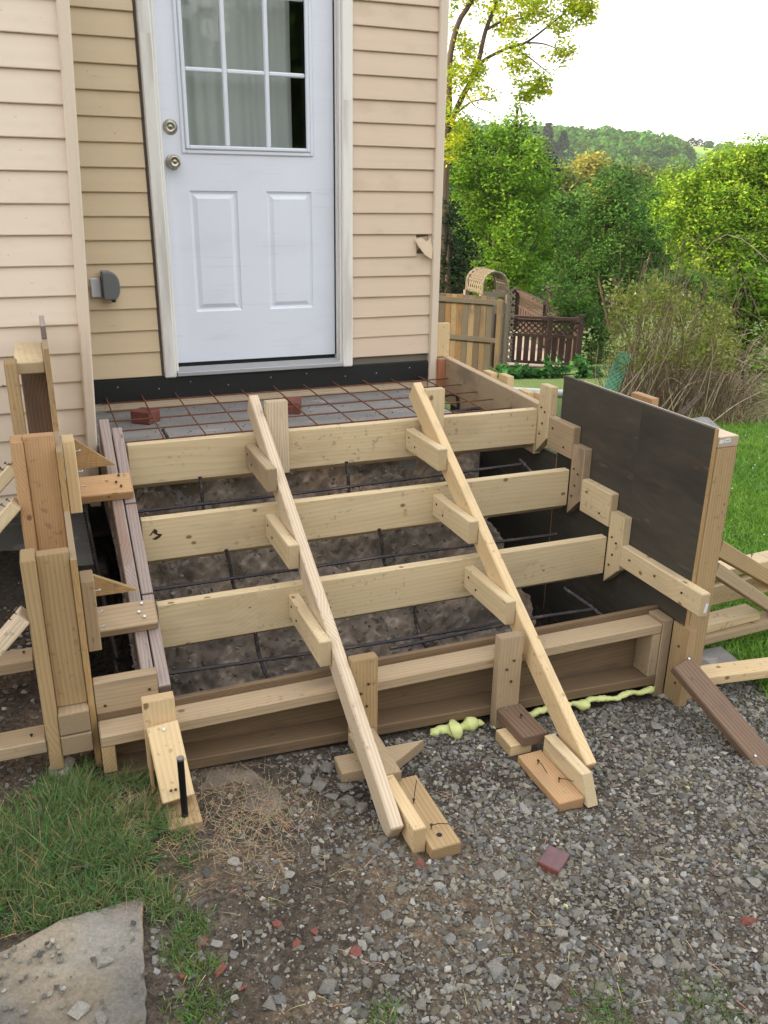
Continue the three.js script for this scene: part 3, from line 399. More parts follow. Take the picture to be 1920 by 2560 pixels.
// left-hand side form, stepped
const slopeY = z => .885 - .6 * (z - .93), NS = V(0, 1, .6).normalize(), TS = V(0, -.6, 1).normalize();
{
  const o = thing('side_form', 'stepped left side form of plywood edges and upright studs', 'side form', [-.65, 0, 1.6]);
  for (const [z0, z1, y] of [[.565, 1.249, 1.217], [1.2495, 1.499, .943], [1.4995, 1.902, .749]]) stick('plywood_sheet', o, PLYW, [-.606, -.588], [.02, y], [z0, z1], 1, .0015);
  stick('plywood_scrap', o, GREY, [-.606, -.5885], [1.218, 1.262], [.80, 1.06], 2, .002);
  const stud = (x, y0, y1, z0, m) => { const s = stick('stud', o, m, [x, x + .038], [y0, y1], [z0, z0 + .089], 1, .004); screw(s, V(x, y1 - .08, z0 + .05), V(-1, 0, 0), .012, STEEL); return s; };
  stud(-.731, .10, .775, 1.841, TAN); stud(-.7355, .06, .972, 1.361, REDFIR); stud(-.7285, .1, 1.177, 1.161, TAN);
  stick('flat_stud', o, TAN, [-.6925, -.6065], [.285, .768], [1.85, 1.888], 1); stick('flat_stud', o, REDFIR, [-.697, -.6065], [.15, .982], [1.40, 1.438], 1); stick('flat_stud', o, BROWN, [-.690, -.6065], [.15, 1.128], [.92, .958], 1);
  stick('cap_block', o, PINE, [-.700, -.6075], [1.129, 1.167], [.80, 1.20], 2, .003); stick('cross_block', o, USED, [-.692, -.6065], [.215, .284], [1.842, 1.932], 2); stick('bottom_plate', o, USED, [-.692, -.6065], [.148, .2105], [1.845, 1.935], 2);
  // stubs, ties and gussets that hold the plywood to the grey boards
  for (const [zf, y0, y1, zt, m, lab] of [[1.40, .70, .946, 1.228, FIR, 0], [1.80, .40, .630, 1.693, USED, 1]]) {
    const s = stick('upright_stub', o, m, [-.5855, -.5475], [y0, y1], [zf - .089, zf], 1); for (const dy of [.04, .11, .16]) screw(s, V(-.5475, y1 - dy, zf - .02), V(1, 0, 0), .014, GALV);
    const c = V(-.4765, slopeY(zt) + .0015, zt).addScaledVector(NS, .0195), t = beam('tie', o, lab ? USED : REDFIR, c.clone().setX(-.5865), c.clone().setX(-.372), .092, .038, TS, .003);
    for (const [x, d] of [[-.412, -.03], [-.424, 0], [-.410, .02]]) screw(t, c.clone().setX(x).addScaledVector(NS, .019).addScaledVector(TS, d), NS, .007, lab ? GALV : STEEL);
    const g = new THREE.Shape([new THREE.Vector2(-.546, y1 - .055), new THREE.Vector2(-.415, slopeY(zt - .05) + .046), new THREE.Vector2(-.546, slopeY(zt - .05) + .046)]); put('gusset', new THREE.ExtrudeGeometry(g, { depth: .018, bevelEnabled: false }), PLYW[0], o, new THREE.Matrix4().setPosition(0, 0, zt - .075));
  }
}
// two weathered boards laid on edge along the left ends of the risers
for (const [x, segs, w] of [[-.4450, [[.92, 1.856]], 'outer'], [-.4035, [[.962, 1.282], [1.284, 1.612], [1.614, 1.904]], 'inner']]) {
  const o = thing('weathered_board', w === 'outer' ? 'grey weathered board on edge next to the left trench' : 'grey weathered board in three lengths against the riser ends', 'board', [x, .4, 1.4], 'sloping grey boards left of the steps');
  for (const [z0, z1] of segs) { const mid = V(x + .0185, 0, 0), dn = NS.clone().multiplyScalar(-.071); beam('plank', o, GREY, V(mid.x, slopeY(z0), z0).add(dn), V(mid.x, slopeY(z1), z1).add(dn), .14, .037, NS, .003); }
}
// diagonal braces with their blocks and stubs
function brace(label, x, up0, up1, bx, blocks, stubX, m, mb) {
  const o = thing('diagonal_brace', label, 'brace', [x + .019, up1[0], up1[1]], 'diagonal braces over the riser boards');
  const d = V(0, up1[0] - up0[0], up1[1] - up0[1]).normalize(), dn = V(0, -d.z, d.y).multiplyScalar(.0445);
  beam('plank', o, m, V(x + .019, up0[0], up0[1]).add(dn), V(x + .019, up1[0], up1[1]).add(dn), .089, .038, V(0, d.z, -d.y), .004);
  blocks.forEach(([y, z0, z1], k) => { const b = stick('block', o, mb[k], [bx, bx + .0385], [y - .089, y], [z0 + .0008, z1], 2, .003); screw(b, V(bx, y - .03, z0 + .04), V(-1, 0, 0), .001, STEEL); screw(b, V(bx, y - .055, z0 + .10), V(-1, 0, 0), .001, STEEL); });
  stick('upright_stub', o, m === FIR ? PINE : BLOND, [stubX, stubX + .087], [.64, .936], [1.003, 1.041], 1, .003);
}
brace('pale rough-sawn diagonal brace with three step blocks', .1285, [.942, .924], [.066, 2.472], .0885, [[.765, 1.002, 1.343], [.574, 1.291, 1.611], [.384, 1.592, 1.957]], .169, BLOND, [USED, PINE, PINE]);
brace('yellow knotty diagonal brace with three step blocks nearer the dark panel', .8135, [.958, .977], [.043, 2.40], .774, [[.769, 1.002, 1.333], [.572, 1.291, 1.616], [.386, 1.592, 1.917]], .846, FIR, [PINE, PINE, PINE]);
// wooden feet nailed to the ground under the braces
const bent = (parent, p, n, dir) => { screw(parent, p, n, .014, STEEL); put('bent_nail', tubeGeo([p.clone().addScaledVector(n, .012), p.clone().addScaledVector(n, .014).addScaledVector(dir, .4), p.clone().addScaledVector(n, .006).addScaledVector(dir, 1)], .0014, 5, 8), STEEL, parent); };
{
  const o = thing('brace_foot', 'ground foot of planks under the pale diagonal brace', 'brace foot', [.2, 0, 2.3], 'wooden feet under the braces');
  stick('upright_plank', o, FIR, [.1745, .2125], [-.004, .086], [2.20, 2.516], 2);
  const p = stick('flat_plank', o, TAN, [.2145, .303], [-.004, .036], [2.242, 2.552], 2); bent(p, V(.243, .036, 2.36), V(0, 1, 0), V(.03, .03, -.05)); bent(p, V(.247, .036, 2.475), V(0, 1, 0), V(.05, .004, .01)); put('drilled_hole', new THREE.CylinderGeometry(.0085, .0085, .002, 16), BLACKF, p, new THREE.Matrix4().setPosition(.258, .0355, 2.505));
  stick('kicker_plank', o, USED, [.152, .2395], [.0515, .0895], [2.04, 2.276], 2);
  const g = lumberGeo(.30, .089, .038), q = g.attributes.position; for (let i = 0; i < q.count; i++) if (q.getX(i) > 0 && q.getY(i) < 0) q.setX(i, q.getX(i) - .125); g.computeVertexNormals(); put('pointed_stake', g, USED, o, new THREE.Matrix4().makeBasis(V(1, 0, .06).normalize(), V(.06, 0, -1).normalize(), V(0, 1, 0)).setPosition(.236, .031, 2.14));
}
{
  const o = thing('brace_foot', 'ground foot of planks under the yellow diagonal brace', 'brace foot', [.74, -.05, 2.3], 'wooden feet under the braces');
  const p = stick('flat_plank', o, REDFIR, [.672, .760], [-.043, -.004], [2.222, 2.474], 2); bent(p, V(.71, -.004, 2.285), V(0, 1, 0), V(-.004, .005, .06)); bent(p, V(.725, -.004, 2.385), V(0, 1, 0), V(.035, .005, .025));
  const g = lumberGeo(.262, .089, .038), q = g.attributes.position; for (let i = 0; i < q.count; i++) { if (q.getX(i) > 0 && q.getY(i) > 0) q.setX(i, q.getX(i) - .045); } g.computeVertexNormals(); put('upright_plank', g, PINE, o, new THREE.Matrix4().makeBasis(V(0, 0, 1), V(0, 1, 0), V(-1, 0, 0)).setPosition(.7805, .012, 2.361));
  const k = stick('kicker_plank', o, BROWN, [.697, .788], [.012, .050], [2.0315, 2.212], 2); screw(k, V(.72, .05, 2.05), V(0, 1, 0), .005, GALV); screw(k, V(.745, .05, 2.11), V(0, 1, 0), .012, STEEL);
  stick('packing_block', o, FIR, [.662, .745], [-.032, .0105], [2.09, 2.19], 0);
}
{ // brace by the lawn, held by a steel pin
  const o = thing('ground_brace', 'short sloping plank brace nailed to a stub at the grass edge', 'brace', [-.41, .05, 2.1]);
  stick('stub', o, FIR, [-.463, -.373], [.10, .336], [1.9925, 2.030], 1);
  const p = beam('sloping_plank', o, FIR, V(-.416, .262, 2.042), V(-.401, .094, 2.176), .089, .036, V(1, 0, 0), .003); screw(p, V(-.414, .262, 2.068), V(0, .6, .8), .004, GALV); screw(p, V(-.42, .13, 2.176), V(0, .6, .8), .005, SCREW); screw(p, V(-.407, .13, 2.176), V(0, .6, .8), .005, SCREW);
  const e = stick('ground_plank', o, TAN, [-.443, -.350], [.034, .072], [2.06, 2.262], 2); stick('backing_plank', o, TAN, [-.4635, -.4540], [.02, .25], [2.031, 2.07], 1);
}
{ const o = thing('steel_stake', 'black round steel stake driven beside the short sloping plank', 'stake', [-.392, .02, 2.2]); put('shaft', new THREE.CylinderGeometry(.0095, .0095, .27, 14), std(sRGB(30, 30, 34), .4, { metalness: .5 }), o, new THREE.Matrix4().setPosition(-.392, .125, 2.222)); put('hammered_head', new THREE.CylinderGeometry(.0105, .0098, .006, 14), GALV, o, new THREE.Matrix4().setPosition(-.392, .263, 2.222)); }
{ // dark kicker on the right
  const o = thing('kicker_plank', 'dark brown weathered plank leaning from the corner stake to gravel', 'plank', [1.45, -.1, 2.3]);
  const p = beam('plank', o, BROWN, V(1.405, .118, 2.10), V(1.520, -.118, 2.475), .089, .038, V(1, 0, .25), .004); screw(p, V(1.43, .135, 2.11), V(0, .8, .5), .006, GALV); screw(p, V(1.475, -.075, 2.43), V(0, .8, .5), .008, GALV); screw(p, V(1.512, -.082, 2.425), V(0, .8, .5), .008, GALV);
}
// platform edge form on the right of the stoop
{
  const o = thing('platform_form', 'upright plank form along the open edge of the stoop', 'platform form', [1.43, .5, .5]);
  beam('edge_board', o, [USED[0], PINE[1]], V(1.4295, .745, .0), V(1.4295, .708, 1.001), .235, .038, V(0, 1, 0), .003);
  stick('end_board', o, [std(0xffffff, .8, { map: woodTex(14, [178, 116, 82], [148, 88, 60], { contrast: .4, stain: .4 }) }), USED[1]], [1.37, 1.4095], [.60, .856], [.02, .05], 1); stick('upright_stub', o, FIR, [1.362, 1.449], [.86, 1.038], [-.03, .008], 1);
  for (const [x, z, y] of [[1.4715, .36, .85], [1.5095, .46, .85], [1.4715, .72, .83], [1.5095, .80, .83]]) stick('stake', o, FIR, [x, x + .0375], [.0, y], [z, z + .089], 1);
}
// kickers and ground boards left of the left form (mostly outside the picture)
{
  const G = 'kickers propping the left form';
  [[1.21, .83, .42], [1.41, .77, .36], [1.87, .60, .30]].forEach(([z, y, dx], k) => { const o = thing('kicker', ['sawn kicker propping the tallest left stud', 'sawn kicker propping the middle left stud', 'sawn kicker propping the shortest left stud'][k], 'kicker', [-1, .1, z], G); const m = [PINE, PINE, BLOND][k]; const p = beam('plank', o, m, V(-.738, y, z + .02), V(-1.34, y - .60, z + .06), .089, .038, V(-.2, 0, 1), .003); for (const d of [0, .018]) screw(p, V(-.762 - d, y + .012 - d, z + .03 - d * .5), V(-.7, .7, 0), .008, STEEL); });
  const a = stick('ground_board', scene, USED, [-1.5, -.733], [.172, .212], [1.845, 1.934], 0); tag(a, 'plank lying level beside the shortest left stud over the turf', 'plank', 'level planks left of the form');
  const b = stick('ground_board', scene, USED, [-1.5, -.758], [.21, .25], [1.42, 1.51], 0); tag(b, 'plank lying level beside the middle left stud over bare dirt', 'plank', 'level planks left of the form');
  screw(a, V(-.77, .212, 1.90), V(0, 1, 0), .008, STEEL); screw(b, V(-.785, .25, 1.46), V(0, 1, 0), .008, STEEL);
}
// braces and ground boards right of the dark panel
{
  const G = 'props behind the dark panel';
  const p1 = thing('kicker', 'orange-brown prop sloping from the panel stud to the lawn side', 'kicker', [2, 0, 1.8], G); beam('plank', p1, TAN, V(1.562, .52, 2.02), V(2.50, -.02, 1.60), .06, .038, V(0, 1, 0), .003);
  const p2 = thing('kicker', 'pale thin prop below the orange-brown one', 'kicker', [1.9, 0, 1.9], G); beam('plank', p2, USED, V(1.562, .44, 2.02), V(2.25, .0, 1.74), .05, .038, V(0, 1, 0), .003);
  const g1 = beam('ground_board', scene, FIR, V(1.575, -.035, 1.995), V(2.3, -.035, 2.10), .089, .038, V(0, 0, 1), .003); tag(g1, 'clean pale plank on the gravel running out from the panel stud', 'plank', 'planks on the ground right of the panel');
  const g2 = beam('ground_board', scene, USED, V(1.60, -.01, 1.79), V(2.5, -.01, 1.75), .089, .038, V(0, 0, 1), .003); tag(g2, 'muddy plank on the dirt under the thin prop', 'plank', 'planks on the ground right of the panel');
  const o = thing('footing_form', 'bright new plank form with upright blocks by the lawn', 'form', [2.3, 0, 1.6]); const t = beam('top_plank', o, PINE, V(1.78, .232, 1.70), V(2.8, .232, 1.64), .089, .038, V(0, 0, 1), .003); for (const x of [2.12, 2.22]) screw(t, V(x, .251, 1.665), V(0, 1, 0), .012, STEEL);
  beam('side_plank', o, PINE, V(1.78, .15, 1.738), V(2.8, .15, 1.68), .089, .038, V(0, 1, 0), .003); stick('stake', o, TAN, [2.33, 2.368], [-.12, .21], [1.70, 1.79], 1); beam('low_plank', o, PINE, V(1.78, .03, 1.76), V(2.1, .03, 1.74), .089, .038, V(0, 0, 1), .003);
  tag(stick('stake', scene, REDFIR, [1.675, 1.713], [-.15, .925], [1.30, 1.435], 1), 'reddish stake standing behind the dark panel', 'stake');
  const fr = tag(put('broken_paver', lumberGeo(.20, .14, .035, .008), [CONCRETE, BRICK], scene, new THREE.Matrix4().makeRotationX(-Math.PI / 2 + .1).setPosition(1.80, -.09, 1.86)), 'broken grey paver by the muddy plank', 'paver'); 
}
{ // expanding foam squeezed out under the bottom plate
  const bead = (pts, label) => { pts.sort((a, b) => a[0] - b[0]); const c = new THREE.CatmullRomCurve3(pts.map(p => V(p[0], p[1], p[2]))), n = pts.length * 10, g = new THREE.TubeGeometry(c, n, 1, 14, false), p = g.attributes.position, s = rr(0, 50); for (let i = 0; i <= n; i++) { const t = i / n, q = c.getPoint(t), at = t * (pts.length - 1), k = Math.floor(at), f = at - k, end = Math.pow(Math.sin(Math.PI * clamp(t * .98 + .01)), .18), R0 = mix(pts[k][3], pts[Math.min(k + 1, pts.length - 1)][3], f * f * (3 - 2 * f)) * clamp(Math.min(t, 1 - t) * pts.length * 1.5); for (let m = 0; m <= 14; m++) { const e = i * 15 + m, cc = c.getPointAt(t), d = V(p.getX(e) - cc.x, p.getY(e) - cc.y, p.getZ(e) - cc.z), r = R0 * (.72 + .6 * noise3(q.x * 95 + s, d.y * 1.6 + 5, d.z * 1.6, 5)); p.setXYZ(e, cc.x + d.x * r, cc.y + d.y * r * .85, cc.z + d.z * r); } } g.computeVertexNormals(); tag(put('foam_bead', g, FOAM, scene), label, 'foam', 'pale green foam under the front form'); };
  const pl = x => .074 - .0443 * (x + .586) - .02; const run = (x0, x1, n, r0, r1, z) => Array.from({ length: n }, (_, i) => { const x = mix(x0, x1, i / (n - 1)); return [x, pl(x) - rr(.004, .014), z + rr(0, .02), rr(r0, r1)]; });
  bead([...run(.45, .66, 6, .012, .02, 2.004), [.545, -.004, 2.02, .036], [.61, -.004, 2.012, .027]], 'fat pale green foam bulge under the plate between the stakes');
  bead([...run(.80, 1.40, 17, .008, .015, 1.998), [.945, -.018, 2.006, .022], [1.03, -.022, 2.006, .021]], 'long lumpy pale green foam bead under the plate near the corner stake');
  for (const [x, z, l] of [[1.114, 2.512, 'pale green foam crumb on gravel below the dark kicker plank'], [.461, 2.819, 'pale green foam crumb beside the purple tile'], [.67, 2.05, 'pale green foam scrap by the stake foot']]) { const s = new THREE.Shape(); s.absellipse(0, 0, .012, .008, 0, 7); const g = new THREE.ExtrudeGeometry(s, { depth: .003, bevelEnabled: true, bevelSize: .003, bevelThickness: .003, bevelSegments: 2 }); tag(put('foam_crumb', g, FOAM, scene, new THREE.Matrix4().makeRotationX(-1.35).setPosition(x, H(x, z) + .014, z)), l, 'foam'); }
}

// ---------------------------------------------------------------- stones, gravel, grass
function rockGeo(s, flat = .6, n = 13) { const save = seed; seed = s * 101 + 3; const pts = []; for (let k = 0; k < n; k++) { const v = V(rr(-1, 1), rr(-1, 1), rr(-1, 1)).normalize().multiplyScalar(rr(.75, 1)); v.y *= flat; v.x *= rr(.85, 1.15); pts.push(v); } seed = save; const g = new ConvexGeometry(pts); g.deleteAttribute('uv'); return g; }
const MM = new THREE.Matrix4(), QQ = new THREE.Quaternion(), EE = new THREE.Euler();
function scatter(name, geo, mat, list, label, category, parent = scene) { // list: [position, quaternion, scale(Vector3), color]
  const m = shade(new THREE.InstancedMesh(geo, mat, list.length)); m.name = parent === scene ? numbered(name) : name; list.forEach(([p, q, s, c], i) => { m.setMatrixAt(i, MM.compose(p, q, s)); if (c) m.setColorAt(i, c); }); parent.add(m); tag(m, label, parent === scene ? category : null, null, 'stuff'); return m;
}
const stoneTex = dataTex(256, 256, (i, j) => { const n = fbm(i / 14, j / 14, 121, 5), f = hsh(i, j, 122); const v = 222 + (n - .45) * 90 + (f - .5) * 24; return [v, v * .995, v * .98]; });
const STONE = std(0xffffff, .92, { map: stoneTex });
const uvRock = g => { const p = g.attributes.position, u = []; for (let i = 0; i < p.count; i++) u.push(p.getX(i) * .5 + p.getY(i) * .3, p.getZ(i) * .5 + p.getY(i) * .3); g.setAttribute('uv', new THREE.Float32BufferAttribute(u, 2)); return g; };
const density = (x, z) => { // where the crushed stone lies
  let d = .40 + .66 * sst(-.25, .6, x + .45 * (z - 2.5)); const bare = sst(.46, .60, fbm(x * 3.1 + 5, z * 3.1, 123, 4)); d *= 1 - .68 * bare * (1 - .6 * sst(.5, 1.0, x)); d *= 1 - sst(-.1, .25, inGrass(x, z)); if (x < -.1 && z < 2.42) d *= .12; if (x < -.3) d *= .5; return d;
};
const blocked = (x, z) => (z < 2.0 && x > -.62 && x < 1.5) || (x > .16 && x < .31 && z > 2.2 && z < 2.56) || (x > .665 && x < .80 && z > 2.03 && z < 2.49) || (x > -.47 && x < -.34 && z < 2.24) || (x < -.54 && z > 2.49) || x < -1.0;
{
  const shapes = [1, 2, 3, 4, 5, 6].map(s => uvRock(rockGeo(s, [.5, .62, .42, .7, .55, .36][s - 1], 11 + s))), lists = shapes.map(() => []);
  const tone = () => { const b = rr(98, 156) * (rnd() < .1 ? 1.25 : 1) * (rnd() < .35 ? .8 : 1), w = rr(0, 13); return sRGB(clamp(b + w, 40, 230), clamp(b + w * .55, 40, 230), clamp(b - w * .7, 40, 230)); };
  const add = (x, z, s, sink) => { EE.set(rr(-.5, .5), rr(0, 6.28), rr(-.5, .5)); lists[Math.floor(rnd() * 6)].push([V(x, H(x, z) + s * sink, z), new THREE.Quaternion().setFromEuler(EE), V(s * rr(.8, 1.35), s * rr(.7, 1.1), s * rr(.8, 1.2)), tone()]); };
  for (let k = 0, n = 0; k < 240000 && n < 38000; k++) { const x = rr(-.95, 2.2), z = rr(1.85, 3.35); if (blocked(x, z) || rnd() > density(x, z) || lawn(x, z) > .5) continue; n++; const q = rnd(); add(x, z, q < .68 ? rr(.0028, .0062) : q < .96 ? rr(.0062, .0125) : rr(.0125, .0195), .12); }
  for (let k = 0; k < 9000; k++) { const x = rr(-.95, 2.2), z = rr(1.85, 3.35); if (blocked(x, z)) continue; add(x, z, rr(.002, .0045), .3); }
  for (let k = 0; k < 700; k++) { const x = rr(-.58, 1.44), z = rr(1.3, 1.88); add(x, z, rr(.006, .02), .2); }
  for (let k = 0; k < 2600; k++) { const v = Math.floor(rnd() * RUBBLE.length), p = RUBBLE[v], s = rr(.003, .013); EE.set(rr(0, 6), rr(0, 6), rr(0, 6)); lists[k % 6].push([V(p[0], p[1] + s * .2, p[2] + s * .2), new THREE.Quaternion().setFromEuler(EE), V(s * 1.2, s, s), tone()]); }
  for (let k = 0; k < 420; k++) { const x = rr(-.4, 1.2), z = rr(.02, .84), s = rr(.0015, .005); EE.set(rr(0, 6), rr(0, 6), rr(0, 6)); lists[k % 6].push([V(x, SLAB_Y + s * .4, z), new THREE.Quaternion().setFromEuler(EE), V(s * 1.2, s, s), tone()]); }
  for (let k = 0; k < 500; k++) { const x = rr(-1.3, -.75), z = rr(.7, 1.95); add(x, z, rr(.004, .016), .2); }
  for (let k = 0; k < 160; k++) { const x = rr(1.5, 2.3), z = rr(1.7, 2.15); add(x, z, rr(.006, .02), .2); }
  for (let k = 0; k < 420; k++) { const x = rr(-1.0, -.56), z = rr(2.56, 3.0); if (rnd() > .15 + .8 * sst(-.66, -.85, x + (fbm(x * 9, z * 9, 124, 3) - .45) * .5)) continue; const s = rr(.002, .009); EE.set(rr(-.4, .4), rr(0, 6.28), rr(-.4, .4)); lists[k % 6].push([V(x, .034 - .085 * x + s * .2, z), new THREE.Quaternion().setFromEuler(EE), V(s * 1.2, s, s), tone()]); }
  lists.forEach((l, i) => scatter('gravel', shapes[i], STONE, l, 'grey crushed stone spread over the dirt', 'gravel'));
}
const pebble = (s, x, z, r, flat, col, label, cat, group, lift = .3, sx = 1) => tag(put(cat === 'stone' ? 'loose_stone' : 'brick_fragment', uvRock(rockGeo(s, flat, 14)), std(col, .9, { map: stoneTex }), scene, new THREE.Matrix4().compose(V(x, H(x, z) + r * flat * lift, z), new THREE.Quaternion().setFromEuler(new THREE.Euler(rr(-.2, .2), rr(0, 6), rr(-.2, .2))), V(r * sx, r, r))), label, cat, group);
const greyS = () => { const b = rr(122, 158); return sRGB(b, b * .98, b * .93); };
[[.014, 2.173, .034], [.084, 2.204, .032], [.07, 2.267, .040], [-.02, 2.141, .026], [.058, 2.103, .030], [.03, 2.235, .028], [-.04, 2.19, .022], [.095, 2.15, .024], [.10, 2.31, .026], [.0, 2.10, .024]].forEach(([x, z, r], k) => pebble(20 + k, x, z, r, .6, sRGB(124, 120, 112), 'dusty lump of stone heaped beside the foot of the pale brace', 'stone', 'stones heaped by the pale brace', .45));
[[.368, 2.657, .026], [.019, 2.709, .020], [-.182, 2.863, .028], [1.255, 2.186, .034], [.09, 2.642, .020], [.20, 2.93, .03], [-.31, 2.86, .022], [.60, 3.02, .026], [.32, 3.0, .024], [1.02, 2.9, .024], [.78, 2.75, .02], [1.2, 2.62, .022], [-.30, 2.42, .02], [-.17, 2.50, .018], [-.08, 2.44, .018], [.14, 2.82, .022], [.42, 2.88, .02], [-.05, 2.88, .02]].forEach(([x, z, r], k) => pebble(40 + k, x, z, r, .65, greyS(), 'larger angular grey stone lying among the gravel', 'stone', 'larger stones in the gravel', .35));
[[-.242, 2.649, .014], [-.215, 2.718, .016], [-.163, 2.698, .012], [-.091, 2.785, .017], [-.40, 2.739, .017], [-.423, 2.647, .015], [-.483, 2.73, .012], [.171, 2.563, .017], [.909, 3.003, .024], [-.29, 2.41, .010], [-.36, 2.80, .012]].forEach(([x, z, r], k) => pebble(70 + k, x, z, r, .5, sRGB(134, 80, 70), 'small chip of red brick lying in the gravel', 'brick chip', 'red brick chips in the gravel', .4, 1.3));
tag(put('tile_fragment', lumberGeo(.085, .062, .022, .003), [std(sRGB(132, 100, 104), .7, { map: stoneTex }), BRICK], scene, new THREE.Matrix4().compose(V(.537, H(.537, 2.655) + .006, 2.655), new THREE.Quaternion().setFromEuler(new THREE.Euler(-Math.PI / 2, .06, .62)), V(1, 1, 1))), 'flat purple-red tile fragment on the gravel', 'tile');
{ // large flagstone with broken edge, and a flat buried stone
  const slabStone = (pts, y, t, m, label, name, tilt = 0) => { const s = new THREE.Shape(); const q = []; pts.forEach((p, i) => { const n = pts[(i + 1) % pts.length], k = Math.max(2, Math.round(Math.hypot(n[0] - p[0], n[1] - p[1]) / .025)); for (let j = 0; j < k; j++) { const x = mix(p[0], n[0], j / k), z = mix(p[1], n[1], j / k); q.push(new THREE.Vector2(x + (noise(x * 40, z * 40, 131) - .5) * .012, -(z + (noise(x * 40, z * 40, 132) - .5) * .012))); } }); s.setFromPoints(q); const g = new THREE.ExtrudeGeometry(s, { depth: t, bevelEnabled: true, bevelSize: .006, bevelThickness: .006, bevelSegments: 2 }); return tag(put(name, g, m, scene, new THREE.Matrix4().makeRotationZ(-tilt).setPosition(0, y, 0).multiply(new THREE.Matrix4().makeRotationX(-Math.PI / 2))), label, 'stone slab'); };
  const fl = std(0xffffff, .9, { map: dataTex(1024, 1024, (i, j) => { const u = i / 1024, v = j / 1024, n = fbm(u * 9, v * 9, 133, 6), g = hsh(i, j, 134), tan = sst(.5, .62, fbm(u * 4 + 2, v * 4, 135, 4)), red = sst(.56, .7, fbm(u * 6, v * 6 + 7, 136, 3)) * .5; const b = 116 + (n - .45) * 80 + (g - .5) * 18 + (noise(i * .3, j * .3, 138) - .5) * 18; return [b + tan * 8 + red * 22, b * .97 + tan * 2 - red * 4, b * .9 - tan * 6 - red * 6]; }), bumpMap: noiseBump, bumpScale: .004 }); fl.map.repeat.set(.6, .6);
  slabStone([[-.70, 2.497], [-.549, 2.486], [-.566, 2.66], [-.585, 2.83], [-.62, 3.05], [-1.15, 3.05], [-1.15, 2.60], [-.90, 2.575], [-.80, 2.535]], -.014, .036, fl, 'large flat flagstone with one straight edge by the grass', 'flagstone', .085);
  slabStone([[-.36, 2.02], [-.25, 2.005], [-.16, 2.05], [-.115, 2.17], [-.108, 2.245], [-.16, 2.25], [-.24, 2.19], [-.34, 2.10]], .020, .012, std(0xffffff, .95, { map: dataTex(256, 256, (i, j) => { const n = fbm(i / 24, j / 24, 139, 5), g = hsh(i, j, 140); const b = 96 + (n - .45) * 80 + (g - .5) * 26; return [b * 1.06, b * .95, b * .82]; }), bumpMap: noiseBump, bumpScale: .004 }), 'flat buried stone showing through dirt beside the front form', 'buried_stone');
  [[-.638, 2.655, .022], [-.66, 2.80, .02], [-.70, 2.77, .024]].forEach(([x, z, r], k) => tag(put('loose_stone', uvRock(rockGeo(90 + k, .4, 12)), std(greyS(), .9, { map: stoneTex }), scene, new THREE.Matrix4().compose(V(x, .034 - .085 * x + r * .12, z), new THREE.Quaternion().setFromEuler(new THREE.Euler(.1, k * 2, .1)), V(r * 1.2, r, r))), 'grey stone chip lying on the flagstone', 'stone', 'chips on the flagstone'));
  pebble(95, -.70, 1.90, .05, .55, sRGB(190, 186, 178), 'whitish lump of old concrete under the shortest left stud', 'stone', null, .3);
}
// blades: bent strips
function bladeGeo(bend, w) { const P = [], I = [], n = 4; for (let k = 0; k <= n; k++) { const t = k / n, x = bend * t * t, y = t * (1 - .25 * bend * t), h = w * (1 - t * .92); P.push(-h, y, x, h, y, x); if (k < n) I.push(2 * k, 2 * k + 1, 2 * k + 2, 2 * k + 1, 2 * k + 3, 2 * k + 2); } const g = new THREE.BufferGeometry(); g.setAttribute('position', new THREE.Float32BufferAttribute(P, 3)); g.setIndex(I); g.computeVertexNormals(); return g; }
const BLADE = new THREE.MeshPhysicalMaterial({ color: 0xffffff, roughness: .75, transmission: .25, thickness: 0, side: THREE.DoubleSide });
const STRAWM = std(0xffffff, .9, { side: THREE.DoubleSide });
const upQ = (lean = .5) => { EE.set(rr(-lean, lean), rr(0, 6.283), rr(-lean, lean), 'YXZ'); return new THREE.Quaternion().setFromEuler(EE); };
